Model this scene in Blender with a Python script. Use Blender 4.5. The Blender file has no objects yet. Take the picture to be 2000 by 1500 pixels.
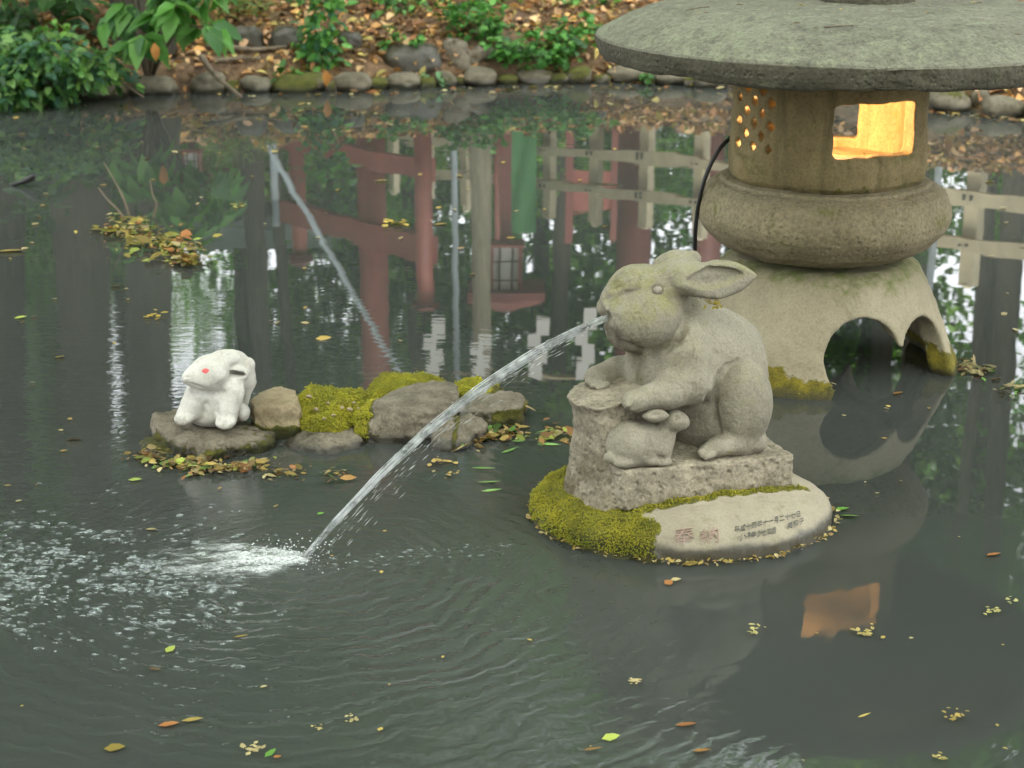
import bpy, bmesh, math, random
import numpy as np
from mathutils import Vector, Matrix
import openvdb

random.seed(7)
rng = np.random.default_rng(7)
scene = bpy.context.scene
COL = scene.collection
R = math.radians

# ------------------------------------------------------------------ camera
F, PITCH, CAMZ = 3300.0, R(18.2), 1.6
cam_data = bpy.data.cameras.new('camera')
cam_data.sensor_width = 36.0
cam_data.lens = 36.0 * F / 2000.0
cam_data.clip_start = 0.05
cam_data.clip_end = 600.0
cam_data.dof.use_dof = True
cam_data.dof.focus_distance = 4.0
cam_data.dof.aperture_fstop = 6.3
cam = bpy.data.objects.new('camera', cam_data)
cam.location = (0, 0, CAMZ)
cam.rotation_euler = (R(90) - PITCH, 0, 0)
COL.objects.link(cam)
scene.camera = cam

# ------------------------------------------------------------------ sky, sun, exposure
SUN_EL, SUN_AZ = R(58), R(-28)       # azimuth measured from straight behind the camera towards its left
world = bpy.data.worlds.new('World')
scene.world = world
world.use_nodes = True
wn = world.node_tree
wn.nodes.clear()
w_out = wn.nodes.new('ShaderNodeOutputWorld')
w_bg = wn.nodes.new('ShaderNodeBackground')
w_sky = wn.nodes.new('ShaderNodeTexSky')
w_sky.sky_type = 'NISHITA'
w_sky.sun_disc = False
w_sky.sun_elevation = SUN_EL
w_sky.sun_rotation = R(180) + SUN_AZ
w_sky.dust_density = 4.0
w_sky.air_density = 1.0
w_hs = wn.nodes.new('ShaderNodeHueSaturation')
w_hs.inputs['Saturation'].default_value = 0.15
w_bg.inputs['Strength'].default_value = 0.15
wn.links.new(w_sky.outputs[0], w_hs.inputs['Color'])
wn.links.new(w_hs.outputs[0], w_bg.inputs['Color'])
wn.links.new(w_bg.outputs[0], w_out.inputs['Surface'])
sun_d = bpy.data.lights.new('sun', 'SUN')
sun_d.energy = 1.5
sun_d.angle = R(25)
sun_d.color = (1.0, 0.95, 0.84)
sun = bpy.data.objects.new('sun', sun_d)
_sd = Vector((math.sin(SUN_AZ) * math.cos(SUN_EL), -math.cos(SUN_AZ) * math.cos(SUN_EL), math.sin(SUN_EL)))
sun.rotation_euler = (-_sd).to_track_quat('-Z', 'Y').to_euler()
COL.objects.link(sun)
scene.view_settings.view_transform = 'Standard'
scene.view_settings.look = 'None'
scene.view_settings.gamma = 1.0
scene.view_settings.use_curve_mapping = False
scene.view_settings.exposure = 3.0
scene.render.engine = 'CYCLES'
scene.cycles.use_denoising = True
scene.cycles.max_bounces = 8
scene.cycles.diffuse_bounces = 4
scene.cycles.glossy_bounces = 4
scene.cycles.transmission_bounces = 6
scene.cycles.transparent_max_bounces = 12
scene.cycles.caustics_reflective = False
scene.cycles.caustics_refractive = False
scene.cycles.sample_clamp_indirect = 6.0

# ------------------------------------------------------------------ pixel <-> world (surveying helpers)
SP, CP = math.sin(PITCH), math.cos(PITCH)

def ray(px, py):
    cx, cy = (px - 1000.0) / F, (750.0 - py) / F
    return np.array([cx, CP + cy * SP, -SP + cy * CP])

def on_z(px, py, z=0.0):
    d = ray(px, py)
    return np.array([0, 0, CAMZ]) + d * ((z - CAMZ) / d[2])

def on_y(px, py, Y):
    d = ray(px, py)
    return np.array([0, 0, CAMZ]) + d * (Y / d[1])

def refl(px, py, Y):
    p = on_y(px, py, Y)
    return np.array([p[0], p[1], -p[2]])

def proj(P):
    P = np.asarray(P, float)
    x, y, z = P[..., 0], P[..., 1], P[..., 2] - CAMZ
    dep = y * CP - z * SP
    up = y * SP + z * CP
    return 1000.0 + F * x / dep, 750.0 - F * up / dep

# ------------------------------------------------------------------ numpy noise
def _hash(ix, iy, iz, seed):
    h = (ix.astype(np.int64) * 374761393 + iy.astype(np.int64) * 668265263 + iz.astype(np.int64) * 2147483647 + seed * 1274126177) & 0xFFFFFFFF
    h = ((h ^ (h >> 13)) * 1274126177) & 0xFFFFFFFF
    h = ((h ^ (h >> 16)) * 2246822519) & 0xFFFFFFFF
    return ((h ^ (h >> 15)) & 0xFFFFFF) / float(0xFFFFFF)

def vnoise(P, seed=0):
    i = np.floor(P)
    f = P - i
    f = f * f * (3 - 2 * f)
    ix, iy, iz = i[:, 0], i[:, 1], i[:, 2]
    out = 0
    for a in (0, 1):
        wx = f[:, 0] if a else 1 - f[:, 0]
        for b in (0, 1):
            wy = f[:, 1] if b else 1 - f[:, 1]
            for c in (0, 1):
                wz = f[:, 2] if c else 1 - f[:, 2]
                out = out + wx * wy * wz * _hash(ix + a, iy + b, iz + c, seed)
    return out * 2 - 1

def fbm(P, scale, octaves=4, seed=0, gain=0.5):
    P = np.asarray(P, float)
    if P.ndim == 1:
        P = P[None]
    out, amp, s = 0, 1.0, scale
    for o in range(octaves):
        out = out + amp * vnoise(P * s + 17.3 * o, seed + o)
        amp *= gain
        s *= 2.03
    return out

def sstep(a, b, x):
    t = np.clip((np.asarray(x, float) - a) / (b - a), 0, 1)
    return t * t * (3 - 2 * t)

# ------------------------------------------------------------------ objects
def tag(o, label=None, cat=None, group=None, kind=None):
    if label: o['label'] = label
    if cat: o['category'] = cat
    if group: o['group'] = group
    if kind: o['kind'] = kind
    return o

def empty(name, loc, label=None, cat=None, group=None):
    o = bpy.data.objects.new(name, None)
    o.location = loc
    o.empty_display_size = 0.1
    COL.objects.link(o)
    return tag(o, label, cat, group)

def world_loc(o):
    v = np.array(o.location)
    while o.parent:
        o = o.parent
        v = v + np.array(o.location)
    return v

def mk(name, verts, faces, mat=None, parent=None, smooth=True, attrs=None, loc=None):
    """One mesh object. verts are given in world space; loc (or the parent's place) becomes its origin."""
    verts = np.asarray(verts, float).reshape(-1, 3)
    base = world_loc(parent) if parent else np.zeros(3)
    off = np.zeros(3)
    if loc is not None:
        off = np.asarray(loc, float) - base
    v = verts - base - off
    me = bpy.data.meshes.new(name)
    if isinstance(faces, np.ndarray) and faces.ndim == 2:
        n, k = faces.shape
        me.vertices.add(len(v))
        me.vertices.foreach_set('co', v.ravel())
        me.loops.add(n * k)
        me.loops.foreach_set('vertex_index', faces.ravel().astype(np.int32))
        me.polygons.add(n)
        me.polygons.foreach_set('loop_start', np.arange(0, n * k, k, dtype=np.int32))
        me.polygons.foreach_set('loop_total', np.full(n, k, dtype=np.int32))
        me.update(calc_edges=True)
        me.validate()
    else:
        me.from_pydata(v.tolist(), [], [list(map(int, f)) for f in faces])
    if smooth:
        me.polygons.foreach_set('use_smooth', np.ones(len(me.polygons), bool))
    if attrs:
        for k_, a in attrs.items():
            a = np.asarray(a, float)
            if a.ndim == 1:
                at = me.attributes.new(k_, 'FLOAT', 'POINT')
                at.data.foreach_set('value', a)
            else:
                at = me.attributes.new(k_, 'FLOAT_COLOR', 'POINT')
                at.data.foreach_set('color', np.c_[a, np.ones(len(a))].ravel())
    if mat: me.materials.append(mat)
    o = bpy.data.objects.new(name, me)
    COL.objects.link(o)
    if parent: o.parent = parent
    o.location = off
    return o

def normals_of(verts, faces):
    verts = np.asarray(verts, float)
    n = np.zeros_like(verts)
    a = verts[faces[:, 0]]
    fn = np.cross(verts[faces[:, 1]] - a, verts[faces[:, 2]] - a)
    if faces.shape[1] == 4:
        fn = fn + np.cross(verts[faces[:, 2]] - a, verts[faces[:, 3]] - a)
    for k in range(faces.shape[1]):
        np.add.at(n, faces[:, k], fn)
    return n / (np.linalg.norm(n, axis=1, keepdims=True) + 1e-12)

# ------------------------------------------------------------------ sculpting volumes
class Vol:
    def __init__(s, lo, hi, h):
        s.lo, s.h = np.asarray(lo, float), h
        s.n = [int(math.ceil((hi[i] - lo[i]) / h)) + 1 for i in range(3)]
        s.ax = [s.lo[i] + h * np.arange(s.n[i]) for i in range(3)]
        s.D = np.full(s.n, 1.0, dtype=np.float32)

    def _sl(s, lo, hi):
        r = []
        for i in range(3):
            a = int(np.clip(math.floor((lo[i] - s.lo[i]) / s.h), 0, s.n[i]))
            b = int(np.clip(math.ceil((hi[i] - s.lo[i]) / s.h) + 1, 0, s.n[i]))
            r.append(slice(a, b))
        return tuple(r)

    def op(s, fn, lo, hi, k=0.0, sub=False):
        m = k + 3 * s.h
        sl = s._sl(np.asarray(lo) - m, np.asarray(hi) + m)
        X = s.ax[0][sl[0]][:, None, None]
        Y = s.ax[1][sl[1]][None, :, None]
        Z = s.ax[2][sl[2]][None, None, :]
        d = fn(X, Y, Z).astype(np.float32)
        A = s.D[sl]
        if sub:
            d = -d
            if k > 0:
                hh = np.clip(k - np.abs(A - d), 0, None) / k
                s.D[sl] = np.maximum(A, d) + hh * hh * k * 0.25
            else:
                s.D[sl] = np.maximum(A, d)
        else:
            if k > 0:
                hh = np.clip(k - np.abs(A - d), 0, None) / k
                s.D[sl] = np.minimum(A, d) - hh * hh * k * 0.25
            else:
                s.D[sl] = np.minimum(A, d)

    def ell(s, c, r, k=0.02, rot=None, sub=False):
        c = np.asarray(c, float)
        r = np.asarray(r if np.ndim(r) else (r, r, r), float)
        M = None if rot is None else np.array(rot.to_3x3() if hasattr(rot, 'to_3x3') else rot)
        b = np.full(3, r.max()) if M is not None else r
        def fn(X, Y, Z):
            x, y, z = X - c[0], Y - c[1], Z - c[2]
            if M is not None:
                x, y, z = (M[0, 0] * x + M[1, 0] * y + M[2, 0] * z, M[0, 1] * x + M[1, 1] * y + M[2, 1] * z, M[0, 2] * x + M[1, 2] * y + M[2, 2] * z)
            k0 = np.sqrt((x / r[0]) ** 2 + (y / r[1]) ** 2 + (z / r[2]) ** 2)
            k1 = np.sqrt((x / r[0] ** 2) ** 2 + (y / r[1] ** 2) ** 2 + (z / r[2] ** 2) ** 2) + 1e-9
            return k0 * (k0 - 1) / k1
        s.op(fn, c - b, c + b, k, sub)

    def cap(s, a, b, ra, rb, k=0.02, sub=False):
        a, b = np.asarray(a, float), np.asarray(b, float)
        ab = b - a
        L2 = ab @ ab + 1e-12
        m = max(ra, rb)
        def fn(X, Y, Z):
            x, y, z = X - a[0], Y - a[1], Z - a[2]
            t = np.clip((x * ab[0] + y * ab[1] + z * ab[2]) / L2, 0, 1)
            return np.sqrt((x - t * ab[0]) ** 2 + (y - t * ab[1]) ** 2 + (z - t * ab[2]) ** 2) - (ra + (rb - ra) * t)
        s.op(fn, np.minimum(a, b) - m, np.maximum(a, b) + m, k, sub)

    def box(s, c, hs, rnd=0.0, k=0.0, sub=False, rotz=0.0):
        c, hs = np.asarray(c, float), np.asarray(hs, float)
        cs, sn = math.cos(rotz), math.sin(rotz)
        b = np.array([abs(cs) * hs[0] + abs(sn) * hs[1], abs(sn) * hs[0] + abs(cs) * hs[1], hs[2]])
        def fn(X, Y, Z):
            x0, y0, z = X - c[0], Y - c[1], Z - c[2]
            x, y = cs * x0 + sn * y0, -sn * x0 + cs * y0
            qx, qy, qz = np.abs(x) - hs[0] + rnd, np.abs(y) - hs[1] + rnd, np.abs(z) - hs[2] + rnd
            return np.sqrt(np.maximum(qx, 0) ** 2 + np.maximum(qy, 0) ** 2 + np.maximum(qz, 0) ** 2) + np.minimum(np.maximum(np.maximum(qx, qy), qz), 0) - rnd
        s.op(fn, c - b, c + b, k, sub)

    def all(s, fn, k=0.0, sub=False):
        s.op(fn, s.lo, s.lo + s.h * np.array(s.n), k, sub)

    def mesh(s):
        g = openvdb.FloatGrid(1.0)
        g.copyFromArray(np.ascontiguousarray(s.D.astype(np.float64)))
        pts, tris, quads = g.convertToPolygons(isovalue=0.0, adaptivity=0.0)
        pts = np.asarray(pts, float) * s.h + s.lo
        f = np.asarray(quads, np.int64)
        if f.size and len(tris):
            t = np.asarray(tris, np.int64)
            f = np.r_[f, np.c_[t, t[:, 2]]]
        # orient outward
        n = normals_of(pts, f)
        idx = np.clip(np.round((pts + n * s.h * 1.5 - s.lo) / s.h).astype(int), 0, np.array(s.n) - 1)
        if np.mean(s.D[idx[:, 0], idx[:, 1], idx[:, 2]] > 0) < 0.5:
            f = f[:, ::-1].copy()
        return pts, f

    def hit(s, o, d, far=3.0):
        """first point of the ray o + d*t inside the volume"""
        d = d / np.linalg.norm(d)
        t = np.arange(0, far, s.h * 0.5)
        p = o + d * t[:, None]
        i = np.round((p - s.lo) / s.h).astype(int)
        ok = np.all((i >= 0) & (i < np.array(s.n)), axis=1)
        val = np.ones(len(t))
        j = i[ok]
        val[ok] = s.D[j[:, 0], j[:, 1], j[:, 2]]
        w = np.nonzero(val < 0)[0]
        return p[w[0]] if len(w) else None

def relax(pts, f, it=1, lam=0.5):
    pts = pts.copy()
    for _ in range(it):
        acc = np.zeros_like(pts)
        cnt = np.zeros(len(pts))
        k = f.shape[1]
        for a in range(k):
            i, j = f[:, a], f[:, (a + 1) % k]
            np.add.at(acc, i, pts[j]); np.add.at(cnt, i, 1)
            np.add.at(acc, j, pts[i]); np.add.at(cnt, j, 1)
        m = cnt > 0
        pts[m] += lam * (acc[m] / cnt[m][:, None] - pts[m])
    return pts

def tube(path, radii, seg=8, caps=True):
    path = np.asarray(path, float)
    n = len(path)
    radii = np.broadcast_to(np.asarray(radii, float), (n,))
    T = np.gradient(path, axis=0)
    T /= np.linalg.norm(T, axis=1, keepdims=True) + 1e-12
    ref = np.array([0, 0, 1.0]) if abs(T[0][2]) < 0.9 else np.array([1.0, 0, 0])
    V = []
    u = np.cross(T[0], ref); u /= np.linalg.norm(u)
    for i in range(n):
        u = u - T[i] * (u @ T[i]); u /= np.linalg.norm(u) + 1e-12
        w = np.cross(T[i], u)
        a = np.linspace(0, 2 * np.pi, seg, endpoint=False)
        V.append(path[i] + radii[i] * (np.cos(a)[:, None] * u + np.sin(a)[:, None] * w))
    V = np.concatenate(V)
    f = []
    for i in range(n - 1):
        for j in range(seg):
            f.append((i * seg + j, i * seg + (j + 1) % seg, (i + 1) * seg + (j + 1) % seg, (i + 1) * seg + j))
    f = [tuple(q) for q in f]
    if caps:
        f.append(tuple(range(seg))[::-1])
        f.append(tuple((n - 1) * seg + j for j in range(seg)))
    return V, f

def join(parts):
    V, Fc, o = [], [], 0
    for v, f in parts:
        V.append(np.asarray(v, float))
        Fc += [tuple(int(i) + o for i in q) for q in f]
        o += len(v)
    return np.concatenate(V), Fc

def box_vf(c, h, rz=0.0):
    c = np.asarray(c, float)
    s = np.array([[x, y, z] for x in (-1, 1) for y in (-1, 1) for z in (-1, 1)], float) * np.asarray(h, float)
    cs, sn = math.cos(rz), math.sin(rz)
    s = np.c_[cs * s[:, 0] - sn * s[:, 1], sn * s[:, 0] + cs * s[:, 1], s[:, 2]]
    return s + c, [(0, 1, 3, 2), (4, 6, 7, 5), (0, 4, 5, 1), (2, 3, 7, 6), (0, 2, 6, 4), (1, 5, 7, 3)]

def lathe(profile, cx, cy, seg=96, sub=3, closed=True):
    """profile: list of (r, z); densified; returns verts, quad faces"""
    p = np.asarray(profile, float)
    q = [p[0]]
    for a, b in zip(p[:-1], p[1:]):
        for i in range(1, sub + 1):
            q.append(a + (b - a) * i / sub)
    q = np.array(q)
    n = len(q)
    a = np.linspace(0, 2 * np.pi, seg, endpoint=False)
    V = np.stack([cx + q[:, 0][:, None] * np.cos(a), cy + q[:, 0][:, None] * np.sin(a), np.repeat(q[:, 1][:, None], seg, 1)], -1).reshape(-1, 3)
    i = np.arange(n - 1)[:, None] * seg
    j = np.arange(seg)[None]
    j2 = (j + 1) % seg
    f = np.stack([i + j, i + j2, i + seg + j2, i + seg + j], -1).reshape(-1, 4)
    return V, f

def spline(pts, n):
    """Catmull-Rom through points"""
    p = np.asarray(pts, float)
    p = np.r_[[2 * p[0] - p[1]], p, [2 * p[-1] - p[-2]]]
    out = []
    m = len(p) - 3
    for t in np.linspace(0, m - 1e-6, n):
        i = int(t); u = t - i
        a, b, c, d = p[i:i + 4]
        out.append(0.5 * ((2 * b) + (-a + c) * u + (2 * a - 5 * b + 4 * c - d) * u * u + (-a + 3 * b - 3 * c + d) * u ** 3))
    return np.array(out)

# ------------------------------------------------------------------ materials
class NT:
    def __init__(s, name):
        s.m = bpy.data.materials.new(name)
        s.m.use_nodes = True
        s.t = s.m.node_tree
        s.t.nodes.clear()
        s.out = s.t.nodes.new('ShaderNodeOutputMaterial')
    def n(s, typ, ins=None, **props):
        nd = s.t.nodes.new('ShaderNode' + typ)
        for k, v in props.items():
            setattr(nd, k, v)
        for k, v in (ins or {}).items():
            s.put(nd.inputs[k], v)
        return nd
    def put(s, sock, v):
        if isinstance(v, bpy.types.NodeSocket):
            s.t.links.new(v, sock)
        elif isinstance(v, bpy.types.Node):
            s.t.links.new(v.outputs[0], sock)
        else:
            if sock.type == 'RGBA' and len(v) == 3:
                v = (*v, 1.0)
            sock.default_value = v
    def math(s, op, a, b=0.0, c=None, clamp=False):
        nd = s.t.nodes.new('ShaderNodeMath')
        nd.operation = op
        nd.use_clamp = clamp
        s.put(nd.inputs[0], a); s.put(nd.inputs[1], b)
        if c is not None: s.put(nd.inputs[2], c)
        return nd.outputs[0]
    def mix(s, fac, a, b, blend='MIX'):
        nd = s.t.nodes.new('ShaderNodeMix')
        nd.data_type = 'RGBA'; nd.blend_type = blend
        s.put(nd.inputs[0], fac); s.put(nd.inputs[6], a); s.put(nd.inputs[7], b)
        return nd.outputs[2]
    def ramp(s, fac, stops):
        nd = s.t.nodes.new('ShaderNodeValToRGB')
        e = nd.color_ramp.elements
        while len(e) < len(stops): e.new(0.5)
        for x, (p, c) in zip(e, stops):
            x.position = p
            x.color = (*c, 1.0) if np.ndim(c) else (c, c, c, 1.0)
        s.put(nd.inputs[0], fac)
        return nd.outputs[0]
    def mr(s, v, a, b, c=0.0, d=1.0):
        nd = s.t.nodes.new('ShaderNodeMapRange')
        nd.interpolation_type = 'SMOOTHSTEP'
        s.put(nd.inputs[0], v)
        for i, q in enumerate((a, b, c, d)): s.put(nd.inputs[i + 1], q)
        return nd.outputs[0]
    def noise(s, vec, scale, detail=4.0, rough=0.55, dist=0.0):
        nd = s.n('TexNoise', {'Vector': vec, 'Scale': scale, 'Detail': detail, 'Roughness': rough, 'Distortion': dist})
        return nd.outputs[0]
    def obj(s):
        return s.t.nodes.new('ShaderNodeTexCoord').outputs['Object']
    def pos(s):
        return s.t.nodes.new('ShaderNodeNewGeometry').outputs['Position']
    def attr(s, name, color=False):
        nd = s.n('Attribute', attribute_name=name)
        return nd.outputs['Color'] if color else nd.outputs['Fac']
    def bump(s, h, dist=0.01, strength=1.0, normal=None):
        nd = s.n('Bump', {'Height': h, 'Distance': dist, 'Strength': strength})
        if normal is not None: s.put(nd.inputs['Normal'], normal)
        return nd.outputs[0]
    def principled(s, **kw):
        nd = s.t.nodes.new('ShaderNodeBsdfPrincipled')
        for k, v in kw.items():
            s.put(nd.inputs[k.replace('_', ' ')], v)
        s.t.links.new(nd.outputs[0], s.out.inputs['Surface'])
        return nd

def stone_mat(name, dark, light, lichen=None, lich_amt=0.4, grain=0.5, scale=5.0, moss_cols=((0.05, 0.06, 0.008), (0.20, 0.19, 0.02)), rough=0.88, pits=0.0, speck=90.0, streak=None, stains=0.0):
    t = NT(name)
    dark, light = ([q * w for q, w in zip(z, (1.0, 0.985, 0.98) if 'white' in name or 'roof' in name else ((1.0, 0.985, 0.965) if "rabbit" in name else (1.04, 0.985, 0.94)))] for z in (dark, light))
    co = t.obj()
    n1 = t.noise(co, scale, 7, 0.62)
    c = t.ramp(n1, [(0.28, dark), (0.72, light)])
    if lichen is not None:
        n2 = t.noise(co, scale * 2.3, 6, 0.7, 0.4)
        c = t.mix(t.mr(n2, 0.60 - 0.25 * lich_amt, 0.74 - 0.25 * lich_amt), c, lichen)
        la = t.attr('lichen')
        c = t.mix(t.math('MULTIPLY', la, t.mr(t.noise(co, scale * 4, 6, 0.7), 0.35, 0.65)), c, lichen)
    sp = t.noise(co, speck, 3, 0.75)
    c = t.mix(1.0, c, t.ramp(sp, [(0.3, 0.90 - 0.32 * grain), (0.5, 1.0), (0.72, 1.05 + 0.17 * grain)]), 'MULTIPLY')
    sp2 = t.n('TexVoronoi', {'Vector': co, 'Scale': speck * 1.3}).outputs['Distance']
    c = t.mix(grain * 0.45, c, t.ramp(sp2, [(0.0, 0.55), (0.35, 1.0), (1.0, 1.15)]), 'MULTIPLY')
    if streak is not None:
        mp = t.n('Mapping', {'Vector': co, 'Scale': (9.0, 9.0, 0.9)})
        st = t.noise(mp.outputs[0], 1.6, 5, 0.6)
        c = t.mix(t.mr(st, 0.50, 0.68, 0.0, 0.75), c, streak)
    if stains:
        mp2 = t.n('Mapping', {'Vector': co, 'Scale': (1.0, 1.0, 0.35)})
        s1 = t.noise(mp2.outputs[0], scale * 2.2, 6, 0.7, 0.8)
        c = t.mix(t.mr(s1, 0.56, 0.72, 0.0, stains), c, t.mix(1.0, c, (0.50, 0.47, 0.40), 'MULTIPLY'))
        s2 = t.noise(mp2.outputs[0], scale * 3.1, 6, 0.75, 0.5)
        c = t.mix(t.mr(s2, 0.60, 0.74, 0.0, stains * 0.8), c, t.mix(1.0, c, (1.38, 1.36, 1.34), 'MULTIPLY'))
    darken = t.attr('darken')
    c = t.mix(darken, c, t.mix(1.0, c, (0.42, 0.39, 0.32), 'MULTIPLY'))  # mask multiplies the colour down to a darker brown
    m = t.attr('moss')
    mn = t.noise(co, 38.0, 5, 0.65)
    mm = t.mr(t.math('ADD', m, t.math('MULTIPLY', t.math('SUBTRACT', mn, 0.5), 2.0)), 0.40, 0.60)
    mcol = t.ramp(t.noise(co, 26.0, 6, 0.75), [(0.3, moss_cols[0]), (0.68, moss_cols[1])])
    mcol = t.mix(t.mr(t.noise(co, 17.0, 5, 0.7), 0.56, 0.72, 0.0, 0.75), mcol, (0.085, 0.05, 0.018))
    mcol = t.mix(0.8, mcol, t.ramp(t.noise(co, 320.0, 2, 0.6), [(0.3, 0.45), (0.7, 1.35)]), 'MULTIPLY')
    c = t.mix(mm, c, mcol)
    w = t.attr('wet')
    c = t.mix(w, c, t.mix(1.0, c, (0.30, 0.31, 0.30), 'MULTIPLY'))
    h = t.math('ADD', t.math('MULTIPLY', sp, 0.5), t.math('MULTIPLY', t.noise(co, speck * 0.33, 4, 0.6), 0.8))
    if pits:
        h = t.math('ADD', h, t.math('MULTIPLY', t.ramp(t.n('TexVoronoi', {'Vector': co, 'Scale': 55.0}).outputs['Distance'], [(0.0, 0.0), (0.4, 1.0)]), pits))
    h = t.math('ADD', h, t.math('MULTIPLY', mm, t.math('MULTIPLY', t.noise(co, 260.0, 3, 0.7), 2.5)))
    ro = t.math('SUBTRACT', rough, t.math('MULTIPLY', w, 0.55))
    t.principled(Base_Color=c, Roughness=ro, Normal=t.bump(h, 0.006 * grain + 0.001, 0.9))
    return t.m

def leaf_mat(name, transl=0.35, rough=0.45, spec=0.4):
    """foliage: colour per leaf comes from the 'tint' attribute (each leaf its own green or brown)"""
    t = NT(name)
    tint = t.attr('tint', True)
    p = t.principled(Base_Color=tint, Roughness=rough)
    p.inputs['Specular IOR Level'].default_value = spec
    if transl > 0:
        tr = t.n('BsdfTranslucent', {'Color': t.mix(1.0, tint, (1.15, 1.25, 0.7), 'MULTIPLY')})
        ms = t.n('MixShader', {0: transl, 1: p.outputs[0], 2: tr.outputs[0]})
        t.t.links.new(ms.outputs[0], t.out.inputs['Surface'])
    return t.m

def paint_mat(name, col, rough=0.6, var=0.25, scale=8.0, bump=0.3, metallic=0.0):
    t = NT(name)
    co = t.obj()
    n = t.noise(co, scale, 6, 0.65)
    c = t.mix(1.0, col, t.ramp(n, [(0.25, 1.0 - var), (0.75, 1.0 + var)]), 'MULTIPLY')
    t.principled(Base_Color=c, Roughness=rough, Metallic=metallic, Normal=t.bump(t.noise(co, scale * 6, 4), 0.004, bump))
    return t.m

def bark_mat(name, a, b):
    t = NT(name)
    co = t.obj()
    mp = t.n('Mapping', {'Vector': co, 'Scale': (7.0, 7.0, 1.1)})
    n = t.noise(mp.outputs[0], 3.0, 7, 0.7, 0.6)
    c = t.ramp(n, [(0.3, a), (0.7, b)])
    t.principled(Base_Color=c, Roughness=0.9, Normal=t.bump(n, 0.03, 0.9))
    return t.m

# ------------------------------------------------------------------ leaves
def leaf_arrays(P, D, N, L, W, curl=0.15, foldk=0.35):
    """P base points, D directions, N up normals, L lengths, W half widths -> verts, quads (two folded blades of 2 quads)"""
    P = np.asarray(P, float); n = len(P)
    D = D / (np.linalg.norm(D, axis=1, keepdims=True) + 1e-9)
    S = np.cross(D, N); S /= np.linalg.norm(S, axis=1, keepdims=True) + 1e-9
    U = np.cross(S, D)
    L = np.broadcast_to(L, (n,))[:, None]; W = np.broadcast_to(W, (n,))[:, None]
    rows = []
    for t_, w_, s_ in ((0.0, 0.0, 0), (0.33, 1.0, 1), (0.33, 1.0, -1), (0.70, 0.75, 1), (0.70, 0.75, -1), (1.0, 0.0, 0), (0.36, 0.0, 0), (0.72, 0.0, 0)):
        drop = -curl * t_ * t_ * L
        fold = foldk * W * abs(s_)
        rows.append(P + D * t_ * L + S * (s_ * w_ * W) + U * (drop + fold))
    V = np.stack(rows, 1).reshape(-1, 3)
    b = (np.arange(n) * 8)[:, None]
    f = np.concatenate([b + np.array(q)[None] for q in ((0, 6, 1, 1), )], 0) if False else None
    quads = [(0, 1, 6, 6), (0, 6, 2, 2), (6, 1, 3, 7), (6, 7, 4, 2), (7, 3, 5, 5), (7, 5, 4, 4)]
    tri = [(0, 6, 1), (0, 2, 6), (6, 7, 3), (6, 3, 1), (6, 2, 4), (6, 4, 7), (7, 5, 3), (7, 4, 5)]
    Fc = np.concatenate([b + np.array(q)[None] for q in tri], 0)
    return V, Fc

def quad_leaf_arrays(P, D, N, L, W):
    """cheap far leaf: a kite of two triangles"""
    D = D / (np.linalg.norm(D, axis=1, keepdims=True) + 1e-9)
    S = np.cross(D, N); S /= np.linalg.norm(S, axis=1, keepdims=True) + 1e-9
    L = np.asarray(L)[:, None]; W = np.asarray(W)[:, None]
    V = np.stack([P - D * L * 0.5, P + S * W, P + D * L * 0.5, P - S * W], 1).reshape(-1, 3)
    b = (np.arange(len(P)) * 4)[:, None]
    return V, b + np.array([[0, 1, 2, 3]])

def tints(n, cols, per, jitter=0.25):
    cols = np.asarray(cols, float)
    c = cols[rng.integers(0, len(cols), n)] * (1 + jitter * rng.uniform(-1, 1, (n, 1)))
    return np.repeat(np.clip(c, 0, 1), per, 0)

def randdirs(n):
    d = rng.normal(size=(n, 3))
    return d / np.linalg.norm(d, axis=1, keepdims=True)
# ================================================================== materials in use
M = {}
M['rabbit_stone'] = stone_mat('rabbit_stone', (0.185, 0.168, 0.128), (0.335, 0.312, 0.252), lichen=(0.215, 0.205, 0.085), lich_amt=0.05, grain=0.55, scale=6, speck=170, pits=0.35, stains=0.75)
M['rough_stone'] = stone_mat('rough_stone', (0.155, 0.142, 0.108), (0.37, 0.342, 0.272), grain=1.0, scale=16, speck=95, pits=0.8)
M['lantern_stone'] = stone_mat('lantern_stone', (0.125, 0.10, 0.045), (0.245, 0.205, 0.10), lichen=(0.12, 0.115, 0.035), lich_amt=0.2, grain=0.7, scale=5, speck=120, streak=(0.085, 0.072, 0.028), stains=0.7)
M['chudai_stone'] = stone_mat('chudai_stone', (0.165, 0.143, 0.085), (0.285, 0.255, 0.165), lichen=(0.15, 0.14, 0.05), lich_amt=0.2, grain=1.0, scale=5, speck=85, pits=0.5, stains=0.6)
M['foot_stone'] = stone_mat('foot_stone', (0.22, 0.198, 0.135), (0.335, 0.31, 0.225), lichen=(0.125, 0.14, 0.035), lich_amt=-0.1, grain=0.4, scale=4, speck=130, stains=0.6, moss_cols=((0.05, 0.05, 0.006), (0.30, 0.24, 0.015)))
M['roof_stone'] = stone_mat('roof_stone', (0.095, 0.093, 0.072), (0.19, 0.186, 0.145), lichen=(0.205, 0.22, 0.15), lich_amt=0.25, grain=1.0, scale=7, speck=85, pits=0.6, stains=0.6)
M['plinth_stone'] = stone_mat('plinth_stone', (0.23, 0.212, 0.167), (0.345, 0.322, 0.26), lichen=(0.25, 0.225, 0.15), lich_amt=0.2, grain=0.2, scale=6, speck=150, stains=0.5)
M['white_stone'] = stone_mat('white_stone', (0.47, 0.455, 0.42), (0.68, 0.67, 0.645), lichen=(0.36, 0.34, 0.28), lich_amt=-0.05, grain=0.2, scale=9, speck=150, pits=0.3, stains=0.4)
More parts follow.
